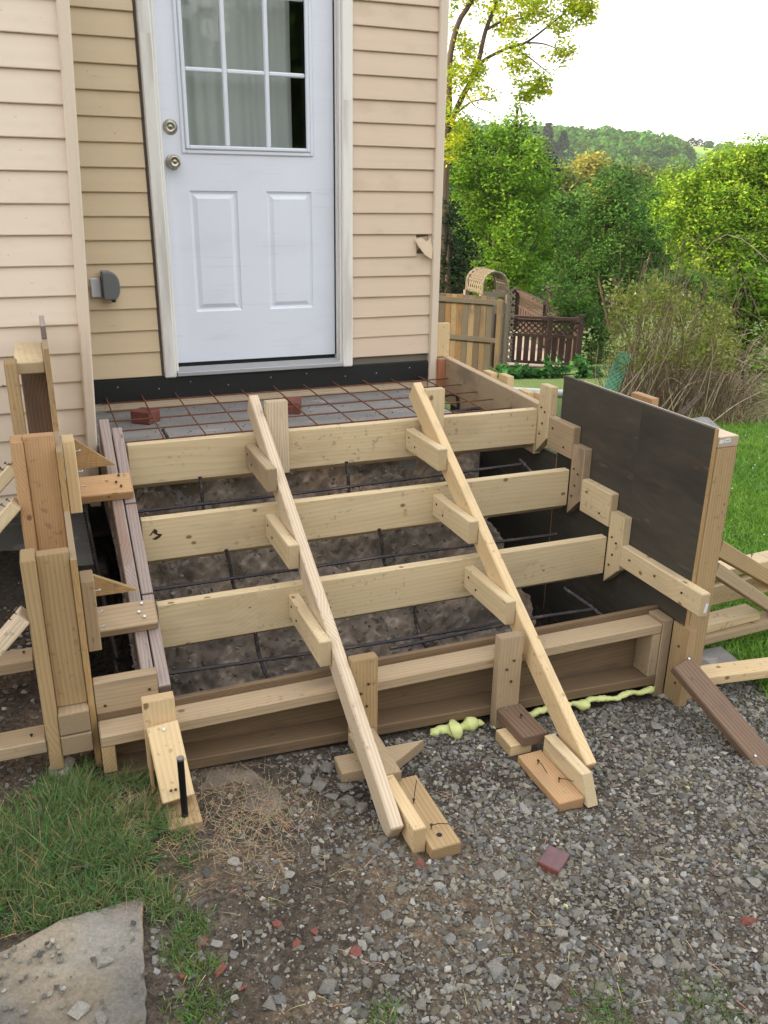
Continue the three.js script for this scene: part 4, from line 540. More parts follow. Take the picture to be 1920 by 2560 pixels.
{
  const L = [[], [], []], S = [[], []];
  for (let k = 0; k < 64000; k++) { const x = rr(-1.15, -.3), z = rr(1.8, 2.72); const g = inGrass(x, z); if (g < rr(-.05, .35) || (x < -.54 && z > 2.50) || (z < 2.0 && x > -.62)) continue; const t = fbm(x * 6, z * 6, 141, 3), dry = rnd() < .15 + .3 * sst(.46, .6, t); if (fbm(x * 13, z * 13, 142, 3) < .34) continue; const h = rr(.02, .075) * (.65 + .5 * sst(.0, 1, g)); L[k % 3].push([V(x, H(x, z) - .003, z), upQ(.75), V(rr(.8, 1.2) * .02, h, h), dry ? sRGB(rr(140, 184), rr(130, 160), rr(88, 116)) : sRGB(rr(66, 106), rr(98, 136), rr(42, 66))]); }
  // tufts scattered in the gravel
  for (const [cx, cz, r, n] of [[-.462, 2.823, .07, 340], [-.474, 2.652, .05, 260], [-.098, 2.963, .06, 200], [-.44, 2.72, .05, 160], [.40, 3.10, .08, 220], [.62, 3.18, .09, 260], [1.1, 2.95, .07, 120], [-.43, 2.60, .05, 200]]) for (let k = 0; k < n; k++) { const a = rr(0, 6.28), q = r * Math.sqrt(rnd()) * rr(.4, 1.3), x = cx + q * Math.cos(a), z = cz + q * Math.sin(a), h = rr(.012, .032); L[k % 3].push([V(x, H(x, z) - .002, z), upQ(.8), V(.02, h, h), sRGB(rr(70, 112), rr(100, 138), rr(36, 58))]); }
  for (let k = 0; k < 6500; k++) { // dry straw lying about
    const x = rr(-.62, .1), z = rr(2.0, 2.6), c = Math.exp(-((x + .23) ** 2 / .018 + (z - 2.27) ** 2 / .014)) * .85 + Math.exp(-((x + .47) ** 2 / .012 + (z - 2.12) ** 2 / .012)) * .7 + .03; if (rnd() > c || (x > -.463 && x < -.372 && z < 2.22)) continue; EE.set(rr(1.25, 1.75), rr(0, 6.283), rr(-.2, .2), 'YXZ'); const h = rr(.03, .09); S[k % 2].push([V(x, H(x, z) + rr(.002, .014), z), new THREE.Quaternion().setFromEuler(EE), V(.008, h, h * rr(-.8, .8)), sRGB(rr(142, 178), rr(127, 154), rr(98, 122))]); }
  for (let k = 0; k < 260; k++) { const x = rr(-.5, 1.9), z = rr(2.1, 3.3); if (blocked(x, z)) continue; EE.set(rr(1.4, 1.7), rr(0, 6.283), 0, 'YXZ'); const h = rr(.02, .08); S[k % 2].push([V(x, H(x, z) + .012, z), new THREE.Quaternion().setFromEuler(EE), V(.011, h, h * .4), sRGB(rr(150, 200), rr(130, 168), rr(96, 126))]); }
  [.25, .7, 1.1].forEach((b, i) => scatter('grass', bladeGeo(b, .10), BLADE, L[i], 'green turf with dry blades at the left of the gravel', 'grass'));
  [.3, .9].forEach((b, i) => scatter('dry_straw', bladeGeo(b, .09), STRAWM, S[i], 'dry yellow straw scattered on the dirt', 'straw'));
  // lawn to the right
  const R = [[], []]; for (let k = 0; k < 300000 && R[0].length < 60000; k++) { const z = rr(-2.6, 2.2), x = rr(1.7, 7.5); if (x > 4.2 + (2.2 - z) * .9 || x < 1.6 + (2.2 - z) * .45 || lawn(x, z) < rr(.1, .9)) continue; const h = rr(.03, .065), br = rr(.8, 1.2), t = fbm(x * 2, z * 2, 143, 3); R[k % 2].push([V(x, H(x, z), z), upQ(.6), V(.035, h, h), sRGB(104 * br + t * 36, 152 * br + t * 24, 42 * br)]); }
  [.3, .8].forEach((b, i) => scatter('lawn_grass', bladeGeo(b, .12), BLADE, R[i], 'bright green lawn beyond the dark panel', 'lawn'));
  const D = []; for (let k = 0; k < 60000 && D.length < 9000; k++) { const z = rr(-4.2, -1.2), x = rr(3, 9), l = lawn(x, z); if (l > rr(.2, .8) || x < 1.9 + (2.2 - z) * .5) continue; const h = rr(.06, .2); D.push([V(x, H(x, z), z), upQ(.5), V(.05, h, h), rnd() < .45 ? sRGB(rr(90, 120), rr(120, 146), rr(50, 66)) : sRGB(rr(160, 196), rr(144, 170), rr(104, 126))]); } scatter('rough_grass', bladeGeo(.5, .10), BLADE, D, 'rough dry grass between the lawn and the brush', 'grass');
  // clover flowers
  const F = []; for (let k = 0; k < 60; k++) { const z = rr(-1.5, 1.9), x = rr(2.4, 5.5); if (lawn(x, z) > .8) F.push([V(x, H(x, z) + .05, z), upQ(.2), V(.005, .005, .005)]); } scatter('clover_flowers', new THREE.IcosahedronGeometry(1, 1), std(sRGB(226, 226, 214), .9), F, 'tiny white clover flowers in the lawn', 'flowers');
}

// ---------------------------------------------------------------- trees and shrubs
function leafCluster(n, spread, size, s) { const save = seed; seed = s * 31 + 5; const P = [], N = [], I = []; for (let k = 0; k < n; k++) { const c = V(rr(-1, 1), rr(-1, 1), rr(-1, 1)).multiplyScalar(spread), q = new THREE.Quaternion().setFromEuler(new THREE.Euler(rr(-1.1, 1.1), rr(0, 6.28), rr(-1.1, 1.1))), L = size * rr(.7, 1.3), b = P.length / 3; for (const [x, y, z] of [[0, 0, -.5], [.32, .09, -.05], [0, -.03, .55], [-.32, .09, -.05]]) { const v = V(x * L, y * L, z * L).applyQuaternion(q).add(c); P.push(v.x, v.y, v.z); } I.push(b, b + 2, b + 1, b, b + 3, b + 2); } seed = save; const g = new THREE.BufferGeometry(); g.setAttribute('position', new THREE.Float32BufferAttribute(P, 3)); g.setIndex(I); const h = g.toNonIndexed(); h.computeVertexNormals(); return h; }
const LEAF = new THREE.MeshPhysicalMaterial({ color: 0xffffff, roughness: .85, transmission: .35, thickness: 0, specularIntensity: .25, side: THREE.DoubleSide });
const limb = (pts, r0, r1, n = 7) => { const c = new THREE.CatmullRomCurve3(pts), seg = Math.max(6, pts.length * 5), g = new THREE.TubeGeometry(c, seg, 1, n, false), p = g.attributes.position; for (let i = 0; i <= seg; i++) { const q = c.getPointAt(i / seg), r = mix(r0, r1, i / seg); for (let j = 0; j <= n; j++) { const k = i * (n + 1) + j; p.setXYZ(k, q.x + (p.getX(k) - q.x) * r, q.y + (p.getY(k) - q.y) * r, q.z + (p.getZ(k) - q.z) * r); } } g.computeVertexNormals(); return g; };
/* a tree: trunk and limbs reaching into each lobe, a crown of leaf clusters spread through the lobes; lobes are [u, v, radius px, depth offset] at the tree's distance */
function tree(name, label, category, group, d, lobes, { leaf = .075, n = 9, spread = .13, perM3 = 60, cols, trunkPx, trunkR = .12, gap = .42, droop = 0, max = 9000, limbs = true }) {
  const L = lobes.map(([x, y, r, dd = 0]) => { const p = atDist(...C2(x, y), d + dd); return { c: p, r: r * .5787 / FPX * (d + dd) * 1.06 }; });
  const bp = trunkPx ? atDist(...C2(...trunkPx), d) : L[0].c.clone(), base = V(bp.x, 0, bp.z); base.y = H(base.x, base.z) - .1;
  const o = thing(name, label, category, [base.x, base.y, base.z], group);
  const top = L.reduce((a, b) => b.c.y > a.c.y ? b : a), gs = [], mid = base.clone().lerp(top.c, .5).add(V(rr(-.2, .2), 0, rr(-.2, .2)));
  gs.push(limb([base, base.clone().lerp(mid, .5).add(V(.05, 0, .04)), mid, top.c.clone().add(V(0, -top.r * .3, 0))], trunkR, trunkR * .18));
  if (limbs) for (const l of L) { const a = base.clone().lerp(top.c, clamp((l.c.y - base.y) / (top.c.y - base.y) * .6, .15, .8)); gs.push(limb([a, a.clone().lerp(l.c, .5).add(V(0, -.08 * l.r, 0)), l.c], trunkR * .38, .012, 5)); for (let k = 0; k < 3; k++) { const e = l.c.clone().add(V(rr(-1, 1), rr(-.3, 1), rr(-1, 1)).normalize().multiplyScalar(l.r * .8)); gs.push(limb([a.clone().lerp(l.c, rr(.5, .9)), l.c.clone().lerp(e, .5), e], .022, .006, 4)); } }
  put('trunk', mergeGeometries(gs), BARK, o);
  const vars = [leafCluster(n, spread, leaf, 3), leafCluster(n, spread, leaf, 9)], lists = [[], []], total = L.reduce((a, l) => a + l.r ** 3, 0);
  const want = Math.min(max, Math.round(total * 4.19 * perM3));
  for (const l of L) { const m = Math.round(want * l.r ** 3 / total * .55 + want * .45 * (l.r ** 2) / L.reduce((a, q) => a + q.r ** 2, 0)); for (let k = 0; k < m * 3 && k < 90000; k++) { if (k >= m * 1.9) break; const v = V(rr(-1, 1), rr(-1, 1), rr(-1, 1)); if (v.length() > 1) continue; v.normalize().multiplyScalar(Math.pow(rnd(), .38)); const p = l.c.clone().addScaledVector(v, l.r * (.82 + .3 * noise3(v.x * 2.2 + l.c.x, v.y * 2.2, v.z * 2.2, 7))); if (noise3(p.x * 1.9, p.y * 1.9, p.z * 1.9, 150) < gap - .12 || noise3(p.x * 4.2, p.y * 4.6, p.z * 4.2, 151) < gap) continue; p.y -= droop * v.x * v.x * l.r; const c = cols[Math.floor(rnd() * cols.length)], b = rr(.82, 1.16); EE.set(rr(-.5, .5), rr(0, 6.28), rr(-.5, .5)); const s = rr(.75, 1.25); lists[k & 1].push([p.sub(base), new THREE.Quaternion().setFromEuler(EE), V(s, s * .85, s), sRGB(c[0] * b, c[1] * b, c[2] * b)]); } }
  const crown = new THREE.Group(); crown.name = 'crown'; o.add(crown); crown.updateMatrixWorld(true);
  lists.forEach((l, i) => { const m = shade(new THREE.InstancedMesh(vars[i], LEAF, l.length)); m.name = 'foliage'; l.forEach(([p, q, s, c], k) => { m.setMatrixAt(k, MM.compose(p, q, s)); m.setColorAt(k, c); }); m.userData.kind = 'stuff'; crown.add(m); });
  return o;
}
const YG = [[180, 190, 52], [162, 182, 46], [192, 190, 56], [146, 174, 44]], BRIGHT = [[126, 164, 46], [112, 154, 42], [140, 172, 54], [96, 138, 38]], MID = [[78, 120, 46], [66, 108, 40], [90, 130, 52], [68, 100, 36]], DEEP = [[36, 62, 32], [30, 54, 28], [44, 70, 36]], GOLD = [[164, 158, 70], [148, 146, 64], [176, 166, 78]], SUNNY = [[146, 176, 50], [130, 166, 46], [160, 184, 58], [112, 154, 42]];
{ // tall thin tree rising beside the house corner
  const d = 19, q = (x, y, dd = 0) => atDist(...C2(x, y), d + dd), base = q(255, 1150); base.y = H(base.x, base.z) - .1;
  const o = thing('tall_tree', 'tall thin tree with sparse yellow-green leaves beside the house corner', 'tree', [base.x, base.y, base.z]);
  const gs = [limb([base, q(262, 900), q(266, 740), q(274, 560), q(281, 420), q(286, 240), q(325, 90), q(380, 0), q(410, -160), q(430, -420)], .13, .03), limb([q(276, 560), q(328, 440), q(398, 300), q(440, 130), q(490, 0), q(520, -150), q(540, -330)], .065, .02), limb([q(398, 300), q(430, 262), q(540, 206), q(612, 184), q(725, 100), q(800, 40), q(860, 0)], .036, .01), limb([q(540, 206), q(600, 230), q(680, 290), q(730, 330)], .02, .008, 5), limb([q(490, 0), q(580, -20), q(700, 10)], .03, .01, 5), limb([q(300, 500), q(380, 440), q(470, 425)], .025, .008, 5), limb([q(350, 390), q(390, 455), q(470, 490)], .015, .006, 5), limb([q(612, 184), q(690, 190), q(770, 220)], .02, .008, 5), limb([q(440, 130), q(520, 90), q(600, 80)], .03, .01, 5)];
  put('trunk', mergeGeometries(gs), BARK, o);
  const cl = [[340, 40, 60], [430, 20, 50], [520, 70, 60], [610, 30, 55], [700, 40, 60], [650, 100, 50], [740, 140, 40], [850, 55, 34], [790, 20, 40], [560, 240, 50], [650, 265, 55], [700, 330, 50], [765, 225, 40], [330, 330, 60], [370, 400, 50], [445, 430, 34], [285, 480, 50], [600, 335, 40], [380, 210, 32], [335, 160, 40], [690, 372, 36], [300, 270, 30], [410, 290, 30], [560, 130, 40], [640, 180, 36], [780, 110, 30], [880, 20, 26], [620, 400, 26], [480, -40, 80], [640, -60, 80], [400, -120, 90], [780, -50, 60], [560, -160, 100], [330, 560, 40], [300, 640, 40]];
  const lists = [[], []]; for (const [x, y, r] of cl) { const c = q(x, y, rr(-.6, .6)), R = r * .5787 / FPX * d; for (let k = 0; k < r * 2.5; k++) { const v = V(rr(-1, 1), rr(-1, 1), rr(-1, 1)); if (v.length() > 1) continue; const p = c.clone().addScaledVector(v, R * 1.15); if (noise3(p.x * 3.2, p.y * 4, p.z * 3.2, 155) < .46) continue; const cc = YG[Math.floor(rnd() * 4)], b = rr(.85, 1.15), s = rr(.7, 1.2); EE.set(rr(-.6, .6), rr(0, 6.28), rr(-.6, .6)); lists[k & 1].push([p.sub(base), new THREE.Quaternion().setFromEuler(EE), V(s, s, s), sRGB(cc[0] * b, cc[1] * b, cc[2] * b)]); } }
  const crown = new THREE.Group(); crown.name = 'crown'; o.add(crown); lists.forEach((l, i) => { const m = shade(new THREE.InstancedMesh(leafCluster(9, .12, .075, 13 + i), LEAF, l.length)); m.name = 'foliage'; l.forEach(([p, Q, s, c], k) => { m.setMatrixAt(k, MM.compose(p, Q, s)); m.setColorAt(k, c); }); m.userData.kind = 'stuff'; crown.add(m); });
}
const GB = 'broadleaf trees beyond the yard';
tree('broadleaf_tree', 'bright green broadleaf tree with layered boughs beside the house corner', 'tree', GB, 23, [[580, 455, 26], [578, 530, 60], [500, 615, 95, .5], [620, 640, 75], [400, 690, 110], [560, 750, 125, -.5], [330, 790, 90], [680, 800, 80], [450, 880, 120], [600, 950, 100, -.6], [380, 1000, 100], [520, 1080, 120, -.8], [665, 1060, 95], [450, 1180, 90], [620, 1180, 80, -.5], [330, 580, 70], [560, 1260, 90], [700, 940, 60]], { leaf: .085, n: 12, spread: .15, perM3: 170, cols: BRIGHT, trunkPx: [420, 1300], trunkR: .13, gap: .38, max: 24000 });
tree('evergreen_tree', 'dark dense evergreen hugging the house corner above the fence', 'tree', null, 19, [[285, 930, 70], [290, 1040, 90], [285, 1150, 90], [350, 1110, 70], [340, 1210, 70], [260, 1240, 70]], { leaf: .07, n: 10, spread: .10, perM3: 220, cols: DEEP, gap: .34, trunkPx: [290, 1260], max: 5000 });
tree('broadleaf_tree', 'darker fine-leaved tree standing left of the bright rounded one', 'tree', GB, 21, [[980, 790, 46], [960, 880, 90], [1050, 910, 90], [890, 990, 105, .5], [1010, 1040, 130, -.4], [1130, 1040, 95], [840, 1110, 100], [950, 1180, 125, -.6], [1080, 1180, 115], [790, 1220, 85], [780, 1010, 60, 1], [1170, 1150, 80], [870, 1300, 90], [1000, 1310, 90]], { leaf: .07, n: 13, spread: .16, perM3: 190, cols: MID, trunkPx: [945, 1420], trunkR: .08, gap: .33, droop: .2, max: 22000 });
tree('broadleaf_tree', 'big sunny yellow-green tree with rounded puffs of foliage', 'tree', GB, 26, [[1640, 660, 60], [1550, 715, 105], [1450, 750, 85], [1650, 770, 120], [1380, 850, 105], [1275, 865, 95], [1205, 920, 60], [1500, 870, 125, -.6], [1625, 900, 115, -.6], [1300, 965, 105, -.8], [1420, 1000, 115, -.9], [1560, 1020, 115, -1], [1250, 1030, 65], [1350, 1090, 95], [1480, 1120, 105, -.6], [1620, 1130, 105], [1760, 800, 150], [1780, 1000, 150], [1420, 1200, 90], [1560, 1220, 100]], { leaf: .09, n: 12, spread: .16, perM3: 150, cols: SUNNY, trunkPx: [1470, 1260], trunkR: .18, gap: .33, max: 30000 });
[[860, 1330, 'low dark shrub behind the brown deck railing', 17.5, [[700, 1230, 80], [800, 1300, 90], [880, 1380, 80], [760, 1360, 70], [900, 1480, 80], [960, 1400, 70], [920, 1570, 60], [640, 1570, 60, 3.5], [760, 1570, 60, 3.5]], MID], [1590, 1400, 'lush green shrub at the lawn edge beside the brush', 11, [[1560, 1205, 70], [1625, 1250, 90], [1500, 1285, 80], [1590, 1370, 100], [1650, 1470, 100], [1560, 1520, 80], [1640, 1610, 80], [1720, 1350, 120], [1500, 1400, 60]], BRIGHT], [1330, 1240, 'green shrub rising behind the brown brush pile', 15, [[1180, 1250, 80], [1290, 1220, 80], [1380, 1260, 80], [1100, 1280, 70], [1240, 1320, 80], [1420, 1330, 70]], MID], [610, 1580, 'broad-leaved weeds growing under the brown deck', 14.5, [[560, 1606, 44], [630, 1612, 46], [700, 1604, 44], [770, 1610, 46], [850, 1598, 52], [680, 1650, 50], [800, 1655, 50], [590, 1650, 46], [900, 1620, 50], [500, 1620, 44]], [[58, 112, 52], [70, 126, 60], [50, 96, 46]]], [1080, 1260, 'pale blossoming shrub behind the brush pile', 12.5, [[1010, 1220, 40], [1040, 1290, 55], [1100, 1250, 40], [990, 1330, 50], [1080, 1330, 50], [925, 1200, 20]], [[120, 136, 76], [136, 146, 88], [160, 160, 110]]]].forEach(([x, y, label, d, lobes, cols], k) => tree('shrub', label, 'shrub', 'shrubs beyond the yard', d, lobes, { leaf: k === 3 ? .12 : .06, n: 9, spread: .085, perM3: k === 4 ? 260 : 420, cols, gap: k === 4 ? .5 : .36, trunkR: .035, trunkPx: [x, y + 120], max: 10000, limbs: k !== 3 }));
// trees farther down the slope
[[890, 770, 'olive-yellow round treetop in the valley', 75, [[890, 760, 80], [850, 810, 70], [930, 810, 70]], GOLD], [905, 860, 'small golden tree among the green ones', 45, [[905, 845, 40], [890, 900, 45], [930, 880, 35], [900, 940, 40]], [[182, 166, 60], [170, 160, 64]]], [750, 770, 'yellow-green treetop left of the olive one', 60, [[740, 770, 55], [800, 800, 60], [760, 850, 80], [700, 830, 60], [830, 870, 70]], [[132, 140, 64], [118, 134, 58]]], [1130, 800, 'tan-green treetop right of the olive one', 70, [[1130, 800, 60], [1060, 790, 60], [1180, 840, 60], [1100, 860, 80]], [[126, 132, 72], [112, 126, 64]]], [1240, 790, 'yellow-green treetop touching the sunny tree', 50, [[1250, 765, 50], [1215, 810, 50], [1290, 830, 60], [1190, 880, 60]], [[122, 146, 56], [108, 138, 50]]], [1000, 760, 'green treetop peeking over the darker tree', 55, [[1010, 770, 55], [960, 820, 70], [1060, 850, 70]], MID], [780, 960, 'mid-green tree filling the gap below the olive treetop', 36, [[760, 930, 80], [830, 980, 90], [720, 1020, 80], [860, 880, 60], [800, 1080, 90], [700, 1130, 90]], MID], [1130, 930, 'mid-green tree between the darker and sunny trees', 36, [[1140, 920, 80], [1190, 980, 80], [1220, 1080, 90], [1160, 1130, 80]], MID], [450, 660, 'deep green treetop showing through the bright tree', 48, [[330, 680, 90], [450, 720, 100], [640, 760, 90], [400, 860, 120], [560, 900, 120]], DEEP]].forEach(([x, y, label, d, lobes, cols], k) => tree('valley_tree', label, 'tree', 'treetops in the valley', d, lobes, { leaf: .0042 * d, n: 12, spread: .0085 * d, perM3: 95 * (30 / d) ** 2.2, cols, gap: .27, trunkR: .15, trunkPx: [x, y + 200], max: 6000 }));
{ // wooded hillside: one mass of crowns
  const crownGeo = s => { const gs = []; const save = seed; seed = s * 17; for (let k = 0; k < 90; k++) { const v = V(rr(-1, 1), rr(-.5, 1), rr(-1, 1)).normalize(); v.multiplyScalar(.72 + .34 * noise3(v.x * 2 + s, v.y * 2, v.z * 2, 160) + rr(-.08, .06)); gs.push(leafCluster(4, .16, .30, s * 100 + k).translate(v.x, v.y * .9, v.z)); } seed = save; return mergeGeometries(gs); };
  const vars = [1, 2, 3].map(crownGeo), lists = [[], [], []], field = p => { const q = p.clone().sub(EYE), z = q.dot(FWD), u = (960 + FPX * q.dot(RIGHT) / z - 960) / .5787, v = (1280 - FPX * q.dot(UP) / z) / .5787; return (u > 1280 && u < 1440 && v > 560 && v < 740) || (u > 1150 && u < 1202 && v > 585 && v < 668); };
  for (let k = 0; k < 30000; k++) { const az = rr(19, 50) * Math.PI / 180, r = rr(95, 445), x = EYE.x + Math.sin(az) * r, z = EYE.z - Math.cos(az) * r; if (rnd() > .42 * (r / 300)) continue; const y = H(x, z), p = V(x, y + 4, z); const s = rr(3, 6.2) * (r < 180 ? .9 : 1), t = fbm(x / 60, z / 60, 161, 3), g = rr(.68, 1.22), warm = clamp(sst(.42, .6, t) + rr(-.35, .35)); if (r > 150 && (field(V(x, y + .5, z)) || (r < 398 && field(V(x, y + s * 1.4, z))))) continue; lists[k % 3].push([p.setY(y + s * .75), new THREE.Quaternion().setFromEuler(new THREE.Euler(0, rr(0, 6.3), 0)), V(s, s * rr(.85, 1.25), s), sRGB(mix(76, 150, warm) * g, mix(122, 168, warm) * g, mix(46, 62, warm) * g)]); }
  lists.forEach((l, i) => scatter('hillside_wood', vars[i], LEAF, l, 'green wooded hillside across the valley', 'woodland'));
  { const P = [], C = [], I = [], nu = 30, nv = 22; for (let j = 0; j <= nv; j++) for (let i = 0; i <= nu; i++) { const az = mix(38.3, 42.6, i / nu) * Math.PI / 180, r = mix(300, 440, j / nv), x = EYE.x + Math.sin(az) * r, z = EYE.z - Math.cos(az) * r, e = sst(0, .25, i / nu) * sst(1, .75, i / nu) * sst(0, .7, j / nv) * sst(1, .85, j / nv); P.push(x, H(x, z) - 1 + 10.5 * e, z); const up = r > 372, n = fbm(x / 9, z / 9, 165, 3), c = up ? sRGB(146 + n * 20, 176 + n * 20, 84) : sRGB(92 + n * 30, 132 + n * 26, 70); C.push(c.r, c.g, c.b); if (i < nu && j < nv) { const a = j * (nu + 1) + i, b = a + nu + 1; I.push(a, a + 1, b, a + 1, b + 1, b); } } const g = new THREE.BufferGeometry(); g.setAttribute('position', new THREE.Float32BufferAttribute(P, 3)); g.setAttribute('color', new THREE.Float32BufferAttribute(C, 3)); g.setIndex(I); g.computeVertexNormals(); tag(put('field', g, std(0xffffff, 1, { vertexColors: true }), scene), 'pale green field on the far hillside', 'field', null, 'structure'); }
  // dark conifers and ridge trees that stand out
  const dark = (u, v, hPx, d, label, cone) => { const c = atDist(...C2(u, v), d), h = hPx * .5787 / FPX * d, base = V(c.x, c.y - h / 2, c.z), o = thing(cone ? 'conifer' : 'ridge_tree', label, 'tree', [base.x, base.y, base.z], cone ? 'dark conifers on the hillside' : 'dark trees on the ridge'); put('trunk', new THREE.CylinderGeometry(h * .012, h * .022, h, 6), BARK, o, new THREE.Matrix4().setPosition(base.x, base.y + h / 2 - h * .1, base.z)); const gs = []; for (let k = 0; k < 240; k++) { const t = rnd(), rad = cone ? h * .46 * (1 - t) + h * .06 : h * .42 * Math.sqrt(Math.max(.05, 1 - (2 * t - 1) ** 2)), a = rr(0, 6.28); gs.push(leafCluster(3, h * .04, h * .11, k).translate(Math.cos(a) * rad * Math.sqrt(rnd()), h * (.05 + .95 * t), Math.sin(a) * rad * Math.sqrt(rnd()))); } put('crown', mergeGeometries(gs), std(sRGB(44, 60, 46), .9, { side: THREE.DoubleSide }), o, new THREE.Matrix4().setPosition(base)); };
  dark(705, 610, 120, 300, 'tall dark conifer on the hillside, taller of the pair', true); dark(775, 625, 95, 300, 'dark conifer on the hillside, shorter of the pair', true);
  [[1305, 634, 34], [1330, 626, 46], [1362, 628, 42], [1392, 634, 38], [1450, 645, 40], [1490, 640, 44]].forEach(([u, v, h]) => dark(u, v, h, 420, 'round dark tree standing on the far ridge by the field', false));
  for (const [u, v, w, label] of [[1175, 606, 34, 'tiny pale house with grey roof on the hillside'], [1416, 645, 20, 'tiny cream house at the edge of the field']]) { const c = atDist(...C2(u, v), 400), s = w * .5787 / FPX * 400; c.y = H(c.x, c.z) + s * .28; const o = thing('far_house', label, 'house', [c.x, c.y - s * .3, c.z]); stick('wall', o, [std(sRGB(214, 208, 196), .8), std(sRGB(214, 208, 196), .8)], [c.x - s / 2, c.x + s / 2], [c.y - s * .3, c.y + .02 * s], [c.z - s * .3, c.z + s * .3], 0, .02); const rs = new THREE.Shape([new THREE.Vector2(-s * .36, 0), new THREE.Vector2(s * .36, 0), new THREE.Vector2(0, s * .26)]); put('roof', new THREE.ExtrudeGeometry(rs, { depth: s * 1.08, bevelEnabled: false }), std(sRGB(126, 128, 130), .8), o, new THREE.Matrix4().makeRotationY(Math.PI / 2).setPosition(c.x - s * .54, c.y + .025 * s, c.z)); }
}
{ // unseen trees added behind the viewpoint to block the low sky on that side
  const cl = leafCluster(14, .55, .34, 61);
  [[-11, 15, 5.6], [-5.5, 17, 6.4], [0.5, 16, 5.8], [6.5, 17.5, 6.6], [12.5, 15.5, 6.0]].forEach(([x, z, h], k) => { const y0 = H(x, z), o = thing('added_tree', ['added round tree far left in the unseen row blocking low sky', 'added taller round tree left of the middle of the unseen row blocking low sky', 'added middle tree of the unseen row blocking low sky', 'added tallest tree of the unseen row blocking low sky', 'added round tree far right in the unseen row blocking low sky'][k], 'tree', [x, y0, z], 'unseen trees added behind the viewpoint to block low sky'); put('trunk', limb([V(x, y0 - .1, z), V(x + .1, y0 + h * .4, z), V(x, y0 + h * .8, z)], .16, .04), BARK, o); const l = []; for (let q = 0; q < 900; q++) { const v = V(rr(-1, 1), rr(-1, 1), rr(-1, 1)).normalize().multiplyScalar(Math.pow(rnd(), .4)); const b = rr(.85, 1.15); l.push([V(v.x * 3.0, h * .56 + v.y * h * .46, v.z * 2.2), new THREE.Quaternion().setFromEuler(new THREE.Euler(rr(0, 6), rr(0, 6), rr(0, 6))), V(1, 1, 1), sRGB(84 * b, 118 * b, 48 * b)]); } const m = scatter('foliage', cl, LEAF, l, null, null, o); });
}
{ // brush pile of dead canes with a few leaves
  const gs = [], gp = [], ctr = atDist(...C2(1210, 1640), 9.6); ctr.y = H(ctr.x, ctr.z);
  const o = thing('brush_pile', 'tangled brown brush pile of dead canes behind the lawn', 'brush', [ctr.x, ctr.y, ctr.z]);
  for (let k = 0; k < 1000; k++) { const u = rr(1000, 1560), d = rr(8.8, 11.6), b = atDist(...C2(u + rr(-60, 60), 1640), d); b.y = H(b.x, b.z); const hgt = (.35 + 1.75 * rnd() * rnd()) * (1.1 - .55 * Math.abs((u - 1130) / 380) ** 2), lx = rr(-.35, .7), lz = rr(-.5, .5), arch = rr(.1, .8); const pts = [b, b.clone().add(V(lx * .35, hgt * .62, lz * .35)), b.clone().add(V(lx * .8, hgt, lz * .8)), b.clone().add(V(lx * (1 + arch), hgt * (1 - arch * .35), lz * (1 + arch)))]; const r = rr(.002, .0055); (rnd() < .16 ? gp : gs).push(limb(pts, r, r * .4, 3)); }
  for (let k = 0; k < 26; k++) { const u = rr(960, 1450), b = atDist(...C2(u, 1660), 8.6 + rr(0, .6)); b.y = H(b.x, b.z) + rr(0, .2); const e = b.clone().add(V(rr(-.2, .9), rr(.2, 1.0), rr(-.4, .2))); gp.push(limb([b, b.clone().lerp(e, .5).add(V(rr(-.1, .1), rr(0, .2), 0)), e], rr(.004, .008), .003, 4)); }
  const c1 = put('canes', mergeGeometries(gs), TWIG, o), c2 = put('pale_canes', mergeGeometries(gp), TWIGPALE, o); c1.userData.kind = 'stuff'; c2.userData.kind = 'stuff';
  const list = []; for (let k = 0; k < 1700; k++) { const u = rr(980, 1520), v = 1600 - 400 * rnd() * (1 - .4 * Math.abs((u - 1150) / 400)), p = atDist(...C2(u, v), rr(8.9, 11)); if (noise3(p.x * 2.4, p.y * 2.4, p.z * 2.4, 170) < .5) continue; EE.set(rr(-1, 1), rr(0, 6), rr(-1, 1)); const b = rr(.8, 1.2); list.push([p, new THREE.Quaternion().setFromEuler(EE), V(1, 1, 1), rnd() < .015 ? sRGB(200, 198, 180) : sRGB(140 * b, 150 * b, 70 * b)]); }
  const m = scatter('leaves', leafCluster(5, .07, .04, 77), LEAF, list.map(([p, q, s, c]) => [p.clone().sub(o.position), q, s, c]), null, null, o);
}
